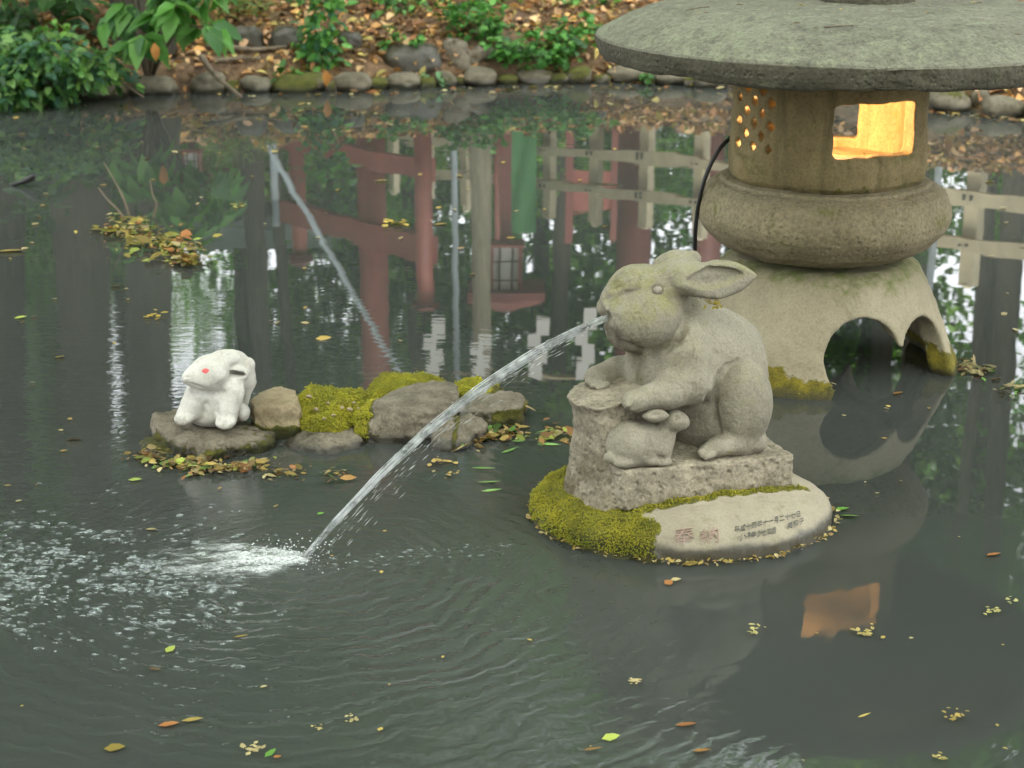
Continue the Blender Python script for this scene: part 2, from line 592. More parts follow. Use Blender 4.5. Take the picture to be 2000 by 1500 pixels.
M['rock_grey'] = stone_mat('rock_grey', (0.085, 0.075, 0.057), (0.235, 0.215, 0.172), lichen=(0.28, 0.26, 0.20), lich_amt=0.0, grain=0.9, scale=14, speck=110, stains=0.8)
M['rock_tan'] = stone_mat('rock_tan', (0.20, 0.165, 0.105), (0.35, 0.30, 0.205), grain=0.6, scale=12, speck=110)
M['moss_rock'] = stone_mat('moss_rock', (0.14, 0.13, 0.09), (0.30, 0.28, 0.21), grain=0.8, scale=12, speck=110, moss_cols=((0.10, 0.11, 0.008), (0.46, 0.41, 0.03)))
M['shore_rock'] = stone_mat('shore_rock', (0.085, 0.078, 0.055), (0.185, 0.172, 0.13), grain=0.6, scale=9, speck=60, moss_cols=((0.05, 0.06, 0.008), (0.15, 0.15, 0.02)))
M['moss'] = (lambda t: (t.principled(Base_Color=t.mix(0.7, t.attr('tint', True), t.ramp(t.noise(t.obj(), 14, 4), [(0.3, (0.12, 0.135, 0.012)), (0.7, (0.42, 0.38, 0.025))])), Roughness=0.9), t.m)[1])(NT('moss'))
M['leaf'] = leaf_mat('leaf')
M['dry_leaf'] = leaf_mat('dry_leaf', 0.12, 0.6, 0.3)
M['far_leaf'] = leaf_mat('far_leaf', 0.55, 0.5, 0.3)
M['bark'] = bark_mat('bark', (0.03, 0.026, 0.02), (0.095, 0.083, 0.062))
M['bark_pale'] = bark_mat('bark_pale', (0.20, 0.18, 0.12), (0.36, 0.33, 0.24))
M['root'] = bark_mat('root', (0.10, 0.082, 0.06), (0.22, 0.19, 0.145))
M['twig'] = bark_mat('twig', (0.10, 0.075, 0.05), (0.26, 0.21, 0.15))
M['cable'] = paint_mat('cable', (0.012, 0.012, 0.012), 0.5)
M['vermilion'] = paint_mat('vermilion', (0.27, 0.075, 0.058), 0.55, 0.25, 3.0)
M['vermilion_dark'] = paint_mat('vermilion_dark', (0.17, 0.045, 0.038), 0.6, 0.25, 3.0)
M['fence_wood'] = paint_mat('fence_wood', (0.50, 0.45, 0.32), 0.75, 0.22, 6.0, 0.4)
M['fence_hole'] = paint_mat('fence_hole', (0.05, 0.045, 0.04), 0.9)
M['steel'] = paint_mat('steel', (0.34, 0.40, 0.44), 0.45, 0.15, 6.0)
M['paper'] = paint_mat('paper', (0.78, 0.78, 0.76), 0.8, 0.06)
M['rope'] = paint_mat('rope', (0.42, 0.36, 0.22), 0.9)
M['plaster'] = paint_mat('plaster', (0.55, 0.49, 0.33), 0.85, 0.12, 1.5)
M['tile'] = paint_mat('tile', (0.16, 0.19, 0.19), 0.5, 0.2, 3.0)
M['banner_green'] = paint_mat('banner_green', (0.07, 0.25, 0.085), 0.7, 0.12, 2.0)
M['pink_eye'] = paint_mat('pink_eye', (0.62, 0.10, 0.10), 0.55, 0.3, 60)
M['eye_stone'] = paint_mat('eye_stone', (0.27, 0.245, 0.21), 0.85, 0.15, 60)
M['red_ink'] = paint_mat('red_ink', (0.33, 0.225, 0.19), 0.85, 0.3, 60)
M['grey_ink'] = paint_mat('grey_ink', (0.175, 0.17, 0.15), 0.85, 0.4, 60)
M['lattice_dark'] = paint_mat('lattice_dark', (0.04, 0.03, 0.025), 0.7)

# ================================================================== water
SPL = on_z(590, 1095)            # where the jet meets the pond

def water_mat():
    t = NT('pond_water')
    pos = t.pos()
    sep = t.n('SeparateXYZ', {0: pos})
    x, y = sep.outputs[0], sep.outputs[1]
    dx, dy = t.math('SUBTRACT', x, float(SPL[0])), t.math('SUBTRACT', y, float(SPL[1]))
    r = t.math('SQRT', t.math('ADD', t.math('MULTIPLY', dx, dx), t.math('MULTIPLY', dy, dy)))
    wob = t.noise(pos, 3.2, 3, 0.5)
    wob2 = t.noise(pos, 11.0, 3, 0.6)
    ph = t.math('ADD', t.math('MULTIPLY', r, 2 * math.pi / 0.050), t.math('ADD', t.math('MULTIPLY', wob, 26.0), t.math('MULTIPLY', wob2, 8.0)))
    ring = t.math('SINE', ph)
    ring2 = t.math('SINE', t.math('ADD', t.math('MULTIPLY', r, 2 * math.pi / 0.027), t.math('ADD', t.math('MULTIPLY', wob2, 30.0), t.math('MULTIPLY', wob, 20.0))))
    # ripples are strong near the fall and in the open water in front of the statue, and die out behind
    near = t.math('POWER', 2.718, t.math('MULTIPLY', r, -1.35))
    front = t.mr(y, 3.95, 3.25, 0.12, 1.0)
    lee = t.mr(t.math('ADD', x, t.math('MULTIPLY', t.math('SUBTRACT', y, 2.9), 0.18)), 0.30, 0.52, 1.0, 0.10)
    amp = t.math('MULTIPLY', t.math('MULTIPLY', near, front), lee)
    h = t.math('MULTIPLY', t.math('ADD', t.math('MULTIPLY', ring, 0.0014), t.math('MULTIPLY', ring2, 0.00045)), amp)
    # churn close to the fall
    churn = t.math('MULTIPLY', t.math('POWER', 2.718, t.math('MULTIPLY', r, -5.0)), t.math('MULTIPLY', t.noise(pos, 55.0, 4, 0.65), 0.006))
    h = t.math('ADD', h, churn)
    # faint breath over the calm water
    mp = t.n('Mapping', {'Vector': pos, 'Scale': (1.0, 1.3, 1.0)})
    calm = t.math('MULTIPLY', t.noise(mp.outputs[0], 2.0, 2, 0.35), 0.0010)
    mp2 = t.n('Mapping', {'Vector': pos, 'Scale': (2.0, 9.0, 1.0)})
    left = t.math('MULTIPLY', t.mr(x, -0.75, -1.5), t.mr(y, 6.5, 4.6))
    fine = t.math('MULTIPLY', t.math('MULTIPLY', t.noise(mp2.outputs[0], 4.0, 3, 0.5), 0.0016), left)
    h = t.math('ADD', h, t.math('ADD', calm, fine))
    silt = t.ramp(t.noise(pos, 0.9, 4, 0.5), [(0.3, (0.045, 0.050, 0.047)), (0.7, (0.053, 0.059, 0.055))])
    p = t.principled(Base_Color=silt, Roughness=0.0, IOR=1.42, Normal=t.bump(h, 1.0, 1.0))
    return t.m

M['water'] = water_mat()
wv = np.array([[-30, 0.9, 0], [30, 0.9, 0], [30, 16, 0], [-30, 16, 0]], float)
tag(mk('water', wv, [(0, 1, 2, 3)], M['water'], smooth=False), kind='structure')

# ================================================================== terrain
shore_px = [(-600, 226), (0, 205), (250, 190), (450, 186), (650, 179), (900, 172), (1150, 166), (1400, 172), (1700, 195), (1900, 222), (2000, 229), (2600, 262)]
shore = np.array([on_z(*p)[:2] for p in shore_px])
def shore_y(x):
    return np.interp(x, shore[:, 0], shore[:, 1])

def terrain_z(x, y):
    x, y = np.asarray(x, float), np.asarray(y, float)
    d = y - shore_y(x) - 0.16
    P = np.stack([x.ravel(), y.ravel(), np.zeros(x.size)], 1)
    nz = (0.06 * fbm(P, 0.9, 4, 3)).reshape(x.shape)
    up = np.where(d < 0, np.maximum(-0.5, d * 1.5), 0.03 + 0.10 * sstep(0, 0.18, d) + np.minimum(d, 2.4) * 0.235 + np.clip(d - 2.4, 0, 20) * 0.10)
    z = up + nz * sstep(0.05, 0.6, d)
    near = 1.7 - y
    z = np.where(near > 0, np.minimum(0.15, -0.5 + near * 2.2), z)
    side = np.abs(x) - 14
    z = np.where(side > 0, np.maximum(z, np.minimum(0.3, -0.5 + side * 0.6)), z)
    return z

def axis(lo, hi, core_lo, core_hi, h, H):
    a = list(np.arange(core_lo, core_hi, h))
    v, s = core_hi, h
    while v < hi: a.append(v); s = min(s * 1.35, H); v += s
    v, s = core_lo - h, h
    b = []
    while v > lo: b.append(v); s = min(s * 1.35, H); v -= s
    return np.array(b[::-1] + a)
gx, gy = axis(-120, 120, -6, 6, 0.11, 9), axis(-60, 160, 9.4, 15, 0.08, 9)
X, Y = np.meshgrid(gx, gy, indexing='ij')
Z = terrain_z(X, Y)
nI, nJ = X.shape
ii, jj = np.meshgrid(np.arange(nI - 1), np.arange(nJ - 1), indexing='ij')
fq = np.stack([ii * nJ + jj, (ii + 1) * nJ + jj, (ii + 1) * nJ + jj + 1, ii * nJ + jj + 1], -1).reshape(-1, 4)
def ground_mat():
    t = NT('forest_floor')
    p = t.pos()
    n = t.noise(p, 1.6, 6, 0.65)
    c = t.ramp(n, [(0.3, (0.10, 0.062, 0.036)), (0.55, (0.17, 0.105, 0.058)), (0.75, (0.11, 0.10, 0.04))])
    c = t.mix(0.8, c, t.ramp(t.n('TexVoronoi', {'Vector': p, 'Scale': 28.0}).outputs['Color'], [(0.1, 0.55), (0.9, 1.5)]), 'MULTIPLY')
    t.principled(Base_Color=c, Roughness=0.95, Normal=t.bump(t.noise(p, 30, 5, 0.7), 0.03, 1.0))
    return t.m
M['ground'] = ground_mat()
tag(mk('ground', np.stack([X, Y, Z], -1).reshape(-1, 3), fq, M['ground']), kind='structure')

# ================================================================== stone lantern
LX, LY = 0.965, 5.15
lantern = empty('stone_lantern', (LX, LY, 0), 'low snow viewing stone lantern with wide round roof and glowing window, standing in the pond', 'stone lantern')

def put(name, v, f, mat, parent, rough=0.0, rscale=20, oct_=4, attrs=None, seed=0, extra=None):
    n = normals_of(v, f)
    d = rough * fbm(v, rscale, oct_, seed) if rough else 0
    if extra is not None: d = d + extra(v, n)
    v = v + n * np.reshape(d, (-1, 1)) if np.ndim(d) else v
    at = attrs(v, n) if attrs else None
    return mk(name, v, f, mat, parent, True, at)

# foot with three arched openings
fv = Vol((LX - 0.5, LY - 0.5, -0.12), (LX + 0.5, LY + 0.5, 0.36), 0.0065)
foot_r = [(-0.15, 0.465), (0.0, 0.447), (0.063, 0.417), (0.207, 0.358), (0.280, 0.324), (0.308, 0.308), (0.326, 0.285), (0.335, 0.26)]
fz, fr = np.array([a for a, _ in foot_r]), np.array([b for _, b in foot_r])
def foot_fn(X, Y, Z):
    r = np.sqrt((X - LX) ** 2 + (Y - LY) ** 2)
    ro = np.interp(Z.ravel(), fz, fr).reshape(Z.shape)
    outer = np.maximum((r - ro) * 0.93, Z - 0.335)
    inner = np.maximum(r - (ro - 0.075), Z - 0.25)
    k = 0.02
    h = np.clip(k - np.abs(outer + inner), 0, None) / k
    return np.maximum(outer, -inner) + h * h * k * 0.25
fv.all(foot_fn)
def az_dir(deg):      # 0 deg faces the camera, positive turns to the right
    a = R(deg)
    return np.array([math.sin(a), -math.cos(a), 0.0])
for base in (30, 150, 270):
    for off, rad, zc in ((-18, 0.125, 0.10), (18, 0.115, 0.085)):
        d = az_dir(base + off)
        a = np.array([LX, LY, zc]) + d * 0.18
        fv.cap(a, a + d * 0.4, rad * 0.9, rad * 1.04, 0.012, True)
        a2 = a.copy(); a2[2] = -0.05
        fv.cap(a2, a2 + d * 0.4, rad * 0.9, rad * 1.02, 0.012, True)
    d = az_dir(base)
    a = np.array([LX, LY, 0.0]) + d * 0.18
    fv.cap(a, a + d * 0.4, 0.13, 0.13, 0.01, True)
v, f = fv.mesh()
v = relax(v, f, 2)
def foot_attr(v, n):
    r = np.hypot(v[:, 0] - LX, v[:, 1] - LY)
    nz = fbm(v, 14, 4, 5)
    top = sstep(0.255, 0.30, v[:, 2] + 0.016 * nz) * 0.6 * sstep(0.2, 0.9, n[:, 2] + 0.3 * nz)
    px, py = proj(v)
    n8 = fbm(v, 7, 4, 15)
    low = sstep(0.095, 0.02, v[:, 2] + 0.055 * n8 + 0.02 * nz) * 0.92
    return {'moss': np.clip(low, 0, 1), 'lichen': np.clip(top * 2.2, 0, 1), 'wet': sstep(0.03, 0.005, v[:, 2] + 0.008 * nz), 'darken': sstep(-0.2, -0.7, n[:, 2]) * 0.5}  # last mask: colour darker on faces turned down
put('base', v, f, M['foot_stone'], lantern, 0.003, 25, 4, foot_attr)

# middle platform (chudai)
prof = [(0.0, 0.334), (0.18, 0.334), (0.20, 0.350), (0.250, 0.353), (0.285, 0.363), (0.335, 0.390), (0.368, 0.424), (0.382, 0.448), (0.387, 0.475), (0.384, 0.502), (0.374, 0.530), (0.362, 0.552), (0.338, 0.568), (0.322, 0.574), (0.316, 0.582), (0.300, 0.586), (0.0, 0.586)]
v, f = lathe(prof, LX, LY, 150, 7)
put('platform', v, f, M['chudai_stone'], lantern, 0.004, 14, 5, lambda v, n: {'darken': sstep(0.5, 0.42, v[:, 2]) * 0.25})  # colour darker below the widest part

# light box (hollow, two big windows, latticed round window)
lv = Vol((LX - 0.36, LY - 0.36, 0.57), (LX + 0.36, LY + 0.36, 0.985), 0.005)
lb_z = np.array([0.5, 0.585, 0.60, 0.64, 0.70, 0.80, 0.96, 1.1])
lb_r = np.array([0.285, 0.288, 0.302, 0.308, 0.304, 0.298, 0.302, 0.302])
def box_fn(X, Y, Z):
    dx, dy = X - LX, Y - LY
    r = np.sqrt(dx * dx + dy * dy)
    th = np.arctan2(dx, -dy)
    six = np.cos(((th - R(25) + R(30)) % R(60)) - R(30)) * r          # hexagon support value
    rr = 0.55 * r + 0.45 * six * 1.06
    ro = np.interp(Z.ravel(), lb_z, lb_r).reshape(Z.shape)
    outer = np.maximum(rr - ro, np.maximum(0.583 - Z, Z - 0.968))
    inner = np.maximum(rr - 0.245, np.maximum(0.632 - Z, Z - 0.94))
    return np.maximum(outer, -inner)
lv.all(box_fn)
def win(deg, half_w, z0, z1, r0=0.15, rim=0.010):
    a = R(deg)
    d = az_dir(deg)
    c = np.array([LX, LY, (z0 + z1) / 2]) + d * 0.30
    lv.box(c, (half_w, 0.10, (z1 - z0) / 2), 0.016, 0.004, True, a)
    c2 = np.array([LX, LY, (z0 + z1) / 2]) + d * (0.345)
    lv.box(c2, (half_w + 0.032, 0.058, (z1 - z0) / 2 + 0.03), 0.03, 0.006, True, a)
win(19, 0.134, 0.690, 0.845)
win(167, 0.085, 0.662, 0.80)
win(-156, 0.10, 0.690, 0.845)
# lattice window: rows of small diamonds cut through a recessed panel
d = az_dir(-60)
tdir = np.array([math.cos(R(-60)), math.sin(R(-60)), 0])
lv.box(np.array([LX, LY, 0.785]) + d * 0.345, (0.10, 0.058, 0.115), 0.02, 0.004, True, R(-60))
for i in range(-2, 3):
    for k in range(6):
        if (i + k) % 2: continue
        c = np.array([LX, LY, 0.70 + k * 0.034]) + tdir * (i * 0.036)
        def dia(X, Y, Z, c=c):
            dx, dy, dz = X - c[0], Y - c[1], Z - c[2]
            a_ = np.abs(dx * tdir[0] + dy * tdir[1]) / 0.0145 + np.abs(dz) / 0.0165
            q_ = dx * d[0] + dy * d[1]
            return np.maximum((a_ - 1) * 0.010, np.abs(q_ - 0.28) - 0.09)
        lv.op(dia, c + d * 0.28 - 0.1, c + d * 0.28 + 0.1, 0.0, True)
# shallow carved triangles on the blank faces
for dg in (-10, -110, 95):
    dd, tt = az_dir(dg), np.array([math.cos(R(dg)), math.sin(R(dg)), 0])
    for s_ in (-1, 1):
        lv.cap(np.array([LX, LY, 0.94]) + dd * 0.312 + tt * 0.09 * s_, np.array([LX, LY, 0.78]) + dd * 0.310 + tt * 0.02 * s_, 0.012, 0.007, 0.012, True)
v, f = lv.mesh()
v = relax(v, f, 1)
put('light_box', v, f, M['lantern_stone'], lantern, 0.0025, 30, 4, lambda v, n: {'darken': np.clip(0.55 * sstep(0.82, 0.95, v[:, 2] + 0.03 * fbm(v, 8, 3)), 0, 1), 'moss': 0.30 * sstep(0.66, 0.59, v[:, 2] + 0.03 * fbm(v, 9, 3, 4))})  # colour darker towards the top of the box, mossy at the bottom

# roof
RX, RY = LX + 0.045, LY
prof = [(0.0, 0.972), (0.30, 0.976), (0.55, 0.960), (0.72, 0.949), (0.738, 0.950), (0.744, 0.956), (0.752, 0.975), (0.757, 0.998), (0.758, 1.010), (0.754, 1.017), (0.744, 1.023), (0.710, 1.043), (0.65, 1.071), (0.56, 1.095), (0.48, 1.105), (0.38, 1.109), (0.28, 1.110), (0.13, 1.110), (0.0, 1.110)]
v, f = lathe(prof, RX, RY, 190, 9)
def roof_attr(v, n):
    r = np.hypot(v[:, 0] - RX, v[:, 1] - RY)
    left = sstep(0.1, -0.6, v[:, 0] - RX)
    return {'lichen': np.clip(sstep(0.3, 0.8, n[:, 2]) * (0.15 + 0.5 * left + 0.3 * sstep(0.6, 0.7, r) + 0.5 * fbm(v, 4, 3, 29)), 0, 1), 'darken': 0.75 * sstep(0.4, 0.0, n[:, 2])}  # colour darker on the rim and underside
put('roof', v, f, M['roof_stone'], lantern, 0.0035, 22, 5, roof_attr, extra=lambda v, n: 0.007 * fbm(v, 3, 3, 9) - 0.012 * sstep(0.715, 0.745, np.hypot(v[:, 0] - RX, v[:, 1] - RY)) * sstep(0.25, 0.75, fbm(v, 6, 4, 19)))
# finial base and jewel above the frame
FX = RX + 0.050
prof = [(0.0, 1.10), (0.135, 1.10), (0.140, 1.112), (0.141, 1.150), (0.136, 1.165), (0.115, 1.18), (0.085, 1.19), (0.095, 1.215), (0.10, 1.25), (0.085, 1.29), (0.05, 1.325), (0.015, 1.35), (0.0, 1.355)]
v, f = lathe(prof, FX, RY, 72, 4)
put('finial', v, f, M['roof_stone'], lantern, 0.003, 30, 4, lambda v, n: {'darken': np.full(len(v), 0.7)})

# the lamp inside
bm_ = bmesh.new(); bmesh.ops.create_icosphere(bm_, subdivisions=2, radius=0.022)
bv = np.array([q.co for q in bm_.verts]) + np.array([LX - 0.13, LY - 0.10, 0.72])
bf = [tuple(q.index for q in p.verts) for p in bm_.faces]; bm_.free()
tb = NT('lamp_glow')
em = tb.n('Emission', {'Color': (1.0, 0.55, 0.20), 'Strength': 6.0})
tb.t.links.new(em.outputs[0], tb.out.inputs['Surface'])
mk('bulb', bv, bf, tb.m, lantern)
pl = bpy.data.lights.new('lamp_light', 'POINT')
pl.energy = 4.4; pl.color = (1.0, 0.57, 0.28); pl.shadow_soft_size = 0.03
po = bpy.data.objects.new('lamp_light', pl)
po.location = (-0.08, -0.05, 0.76); po.parent = lantern
COL.objects.link(po)

# power cord
pts = [on_y(1440, 262, 5.22), on_y(1424, 272, 5.16), on_y(1405, 292, 5.13), on_y(1382, 335, 5.12), on_y(1366, 390, 5.13), on_y(1359, 440, 5.15), on_y(1357, 495, 5.17), on_y(1357, 560, 5.20), on_y(1358, 640, 5.20)]
p = spline(pts, 40)
p[-1][2] = -0.05
v, f = tube(p, 0.0065, 8)
tag(mk('power_cord', v, f, M['cable'], loc=p[-1]), 'black power cord running up the left side of the stone lantern', 'cord')

# ================================================================== statue pedestal (mossy round stone)
PX, PY, PR = 0.418, 3.835, 0.362
PRY = 0.285
A_ = on_z(1218, 998, 0.088)
B_ = on_z(1568, 945, 0.088)
E1 = (B_ - A_); E1[2] = 0; E1 /= np.linalg.norm(E1)
E2 = np.array([-E1[1], E1[0], 0])
fp = [on_z(1266, 994, 0.090), on_z(1560, 950, 0.092), on_z(1440, 1080, 0.036)]
fn_ = np.cross(fp[1] - fp[0], fp[2] - fp[0]); fn_ /= np.linalg.norm(fn_)
if fn_[2] < 0: fn_ = -fn_
pv = Vol((PX - 0.42, PY - 0.42, -0.10), (PX + 0.42, PY + 0.42, 0.13), 0.0045)
def ped_fn(X, Y, Z):
    r = np.sqrt((X - PX) ** 2 + ((Y - PY) * PR / PRY) ** 2)
    zz = np.clip(Z, 0.02, 1) - 0.02
    k0 = ((r / PR) ** 2.6 + (zz / 0.073) ** 2.6) ** (1 / 2.6)
    d = (k0 - 1) * 0.073
    pl_ = (X - fp[0][0]) * fn_[0] + (Y - fp[0][1]) * fn_[1] + (Z - fp[0][2]) * fn_[2]
    k = 0.012
    h = np.clip(k - np.abs(d - pl_), 0, None) / k
    return np.maximum(d, pl_) + h * h * k * 0.25
pv.all(ped_fn)
v, f = pv.mesh()
v = relax(v, f, 1)
def ped_moss(v):
    px, py = proj(v)
    edge = np.interp(py, [900, 930, 985, 996, 1010, 1030, 1042, 1060, 1092, 1110], [1420, 1330, 1280, 1262, 1264, 1276, 1284, 1280, 1298, 1300])
    nz = fbm(v, 30, 4, 2)
    m = sstep(10, -10, px - edge + 16 * nz)
    under = sstep(0.012, 0.0, np.abs((v - A_) @ E2 + 0.004) - 0.006 + 0.006 * nz) * sstep(0.06, 0.08, v[:, 2])
    return np.clip(np.maximum(m, under), 0, 1)
pn = normals_of(v, f)
mm_ = ped_moss(v)
v = v + pn * (mm_ * (0.008 + 0.006 * fbm(v, 22, 3, 8)) + 0.0012 * fbm(v, 40, 3, 1))[:, None]
pedestal = empty('mossy_pedestal', (PX, PY, 0), 'round stone pedestal in the water, half covered in moss and half bare with carved characters', 'pedestal')
mk('stone_base', v, f, M['plinth_stone'], pedestal, True, {'moss': mm_ * 0.95, 'wet': sstep(0.046, 0.030, v[:, 2] + 0.008 * fbm(v, 25, 3, 6)), 'darken': 0.4 * sstep(0.05, 0.02, v[:, 2])})
# moss tufts: nobody could count them
pn = normals_of(v, f)
cand = np.nonzero((mm_ > 0.6) & (v[:, 2] > 0.012) & (v[:, 1] < PY + 0.25))[0]
pick = rng.choice(cand, 17000)
TP = v[pick] + rng.normal(size=(len(pick), 3)) * 0.0016
TN = pn[pick] + rng.normal(size=(len(pick), 3)) * 0.35
TN /= np.linalg.norm(TN, axis=1, keepdims=True)
def tufts(TP, TN, rad, hgt):
    n = len(TP)
    a = np.cross(TN, np.array([0.3, 0.8, 0.5])); a /= np.linalg.norm(a, axis=1, keepdims=True)
    b = np.cross(TN, a)
    ring = [TP + rad[:, None] * (math.cos(q) * a + math.sin(q) * b) + TN * hgt[:, None] * 0.45 for q in (0, 2.09, 4.19)]
    V = np.stack(ring + [TP + TN * hgt[:, None], TP - TN * 0.002], 1).reshape(-1, 3)
    k = (np.arange(n) * 5)[:, None]
    Fc = np.concatenate([k + np.array(q)[None] for q in ((0, 1, 3), (1, 2, 3), (2, 0, 3), (1, 0, 4), (2, 1, 4), (0, 2, 4))])
    return V, Fc
pat = fbm(TP, 20, 3, 61)
tv, tf = tufts(TP, TN, rng.uniform(0.0014, 0.0034, len(TP)), rng.uniform(0.002, 0.007, len(TP)) * (1 + 0.8 * np.clip(pat, -0.8, 1)))
low = np.repeat(sstep(0.05, 0.02, TP[:, 2]), 5)[:, None]
tc = tints(len(TP), [(0.22, 0.20, 0.015), (0.32, 0.27, 0.02), (0.17, 0.18, 0.02), (0.28, 0.21, 0.02)], 5)
brn = np.repeat(sstep(0.25, 0.7, fbm(TP, 28, 3, 62)) * 0.75, 5)[:, None]
tc = tc * (1 - brn) + brn * np.array([[0.13, 0.075, 0.02]])
tc = tc * (1 - low) + low * np.repeat(np.clip(np.array([[0.10, 0.13, 0.015]]) * rng.uniform(0.6, 1.4, (len(TP), 1)), 0, 1), 5, 0)
tag(mk('moss', tv, tf, M['moss'], pedestal, True, {'tint': tc}), kind='stuff')

# carved writing on the bare face
def on_facet(px, py):
    d = ray(px, py); o = np.array([0, 0, CAMZ])
    return o + d * (((fp[0] - o) @ fn_) / (d @ fn_))
def text_on(name, body, p0, p1, p2, mat, thick=0.0012, bold=0.0):
    """p0 lower left, p1 lower right, p2 upper left corner of the line of writing on the bare face"""
    a, ex, ey = on_facet(*p0), on_facet(*p1) - on_facet(*p0), on_facet(*p2) - on_facet(*p0)
    c = bpy.data.curves.new(name, 'FONT')
    c.body = body; c.size = 1.0; c.extrude = 0.02; c.resolution_u = 2; c.offset = bold
    o = bpy.data.objects.new(name, c); COL.objects.link(o)
    me = bpy.data.meshes.new_from_object(o.evaluated_get(bpy.context.evaluated_depsgraph_get()))
    co = np.array([q.co for q in me.vertices])
    co[:, :2] -= co[:, :2].min(0)
    co[:, :2] /= co[:, :2].max(0)
    pts_ = a + co[:, :1] * ex + co[:, 1:2] * ey + (co[:, 2:3] * thick / 0.02) * fn_ + fn_ * 0.0006
    fs = [tuple(p.vertices) for p in me.polygons]
    bpy.data.objects.remove(o); bpy.data.curves.remove(c); bpy.data.meshes.remove(me)
    return mk(name, pts_, fs, mat, pedestal, False)
text_on('inscription', '奉', (1316, 1066), (1356, 1060), (1316, 1033), M['red_ink'], bold=-0.014)
text_on('inscription', '納', (1368, 1064), (1404, 1058), (1368, 1032), M['red_ink'], bold=-0.014)
text_on('inscription', '平成十四年十一月二十七日', (1435, 1041), (1563, 1009), (1435, 1029), M['grey_ink'], bold=-0.012)
text_on('inscription', '小神光雄', (1440, 1057), (1516, 1041), (1440, 1044), M['grey_ink'], bold=-0.018)
text_on('inscription', '美和子', (1538, 1034), (1570, 1022), (1538, 1022), M['grey_ink'], bold=-0.018)

# ================================================================== rabbit statue
ST = A_.copy(); ST[2] = 0
def L_(px, py, t):
    """pixel on the vertical plane t metres behind the statue's front face -> local (s, t, z)"""
    d = ray(px, py); o = np.array([0, 0, CAMZ])
    k = (t - (o - ST) @ E2) / (d @ E2)
    p_ = o + d * k
    return np.array([(p_ - ST) @ E1, t, p_[2]])
def to_world(v):
    return ST + v[:, :1] * E1 + v[:, 1:2] * E2 + v[:, 2:3] * np.array([0, 0, 1.0])
statue = empty('rabbit_statue', tuple(ST + 0.2 * E1 + 0.15 * E2 + np.array([0, 0, 0.085])), 'large carved stone rabbit spouting water, forepaws on a stump, a small rabbit at its feet', 'rabbit statue')
PXM = 1 / 800.0
rv = Vol((-0.13, -0.03, 0.14), (0.42, 0.36, 0.72), 0.0036)
tm = 0.16
e = lambda px, py, t, rs, rt, rz, k=0.02, rot=None, sub=False: rv.ell(L_(px, py, t), (rs, rt, rz), k, rot, sub)
def cp(p0, t0, p1, t1, r0, r1, k=0.02, sub=False): rv.cap(L_(*p0, t0), L_(*p1, t1), r0, r1, k, sub)
ry = lambda deg: Matrix.Rotation(R(deg), 3, 'Y')
# torso
e(1398, 800, 0.185, 0.142, 0.128, 0.155)
e(1372, 705, 0.18, 0.128, 0.110, 0.14, 0.05)
e(1420, 720, 0.185, 0.105, 0.110, 0.13, 0.04)
e(1300, 715, 0.16, 0.100, 0.095, 0.12, 0.04)
e(1326, 646, 0.17, 0.076, 0.078, 0.10, 0.04)
e(1290, 760, 0.165, 0.080, 0.08, 0.07, 0.03)
# near shoulder and foreleg
e(1342, 716, 0.075, 0.062, 0.042, 0.095, 0.035, ry(-14))
cp((1352, 752), 0.052, (1300, 767), 0.042, 0.046, 0.037, 0.02)
cp((1306, 766), 0.042, (1252, 779), 0.035, 0.037, 0.028, 0.015)
e(1243, 782, 0.032, 0.034, 0.028, 0.027, 0.01)
for i, (qx, qy) in enumerate(((1226, 789), (1233, 795), (1241, 799))):
    cp((qx + 13, qy - 8), 0.016 + 0.004 * i, (qx, qy), 0.012 + 0.004 * i, 0.010, 0.009, 0.004)
# far foreleg on the stump
cp((1262, 722), 0.25, (1205, 729), 0.235, 0.048, 0.040, 0.02)
cp((1205, 730), 0.235, (1166, 738), 0.212, 0.038, 0.030, 0.012)
for i, (qx, qy) in enumerate(((1149, 746), (1158, 752), (1170, 757))):
    cp((qx + 14, qy - 5), 0.205 - 0.016 * i, (qx, qy), 0.200 - 0.016 * i, 0.011, 0.0095, 0.004)
# haunch, foot, tail
e(1453, 790, 0.062, 0.072, 0.058, 0.108, 0.007)
e(1440, 850, 0.070, 0.055, 0.05, 0.05, 0.012)
cp((1474, 862), 0.055, (1400, 872), 0.040, 0.030, 0.024, 0.012)
cp((1405, 872), 0.042, (1378, 882), 0.036, 0.024, 0.017, 0.008)
for i, (qx, qy) in enumerate(((1368, 884), (1372, 889), (1378, 892))):
    cp((qx + 12, qy - 5), 0.030 - 0.006 * i, (qx, qy), 0.026 - 0.006 * i, 0.009, 0.008, 0.003)
e(1507, 826, 0.17, 0.022, 0.03, 0.042, 0.006, ry(15))
CO_ = np.array([(np.array([0, 0, CAMZ]) - ST) @ E1, (np.array([0, 0, CAMZ]) - ST) @ E2, CAMZ])
def surf(vol, px, py):
    d = ray(px, py)
    return vol.hit(CO_, np.array([d @ E1, d @ E2, d[2]]), far=6)
def carve(pts, r, k=0.008, vol=None, sub=True, lift=0.0):
    vol = vol or rv
    if isinstance(r, (int, float)): r = [r] * len(pts)
    H = [surf(vol, *p) for p in pts]
    for i in range(len(pts) - 1):
        if H[i] is not None and H[i + 1] is not None and np.linalg.norm(H[i] - H[i + 1]) < 0.08:
            o_ = np.array([0, -lift, 0])
            vol.cap(H[i] + o_, H[i + 1] + o_, r[i], r[i + 1], k, sub)
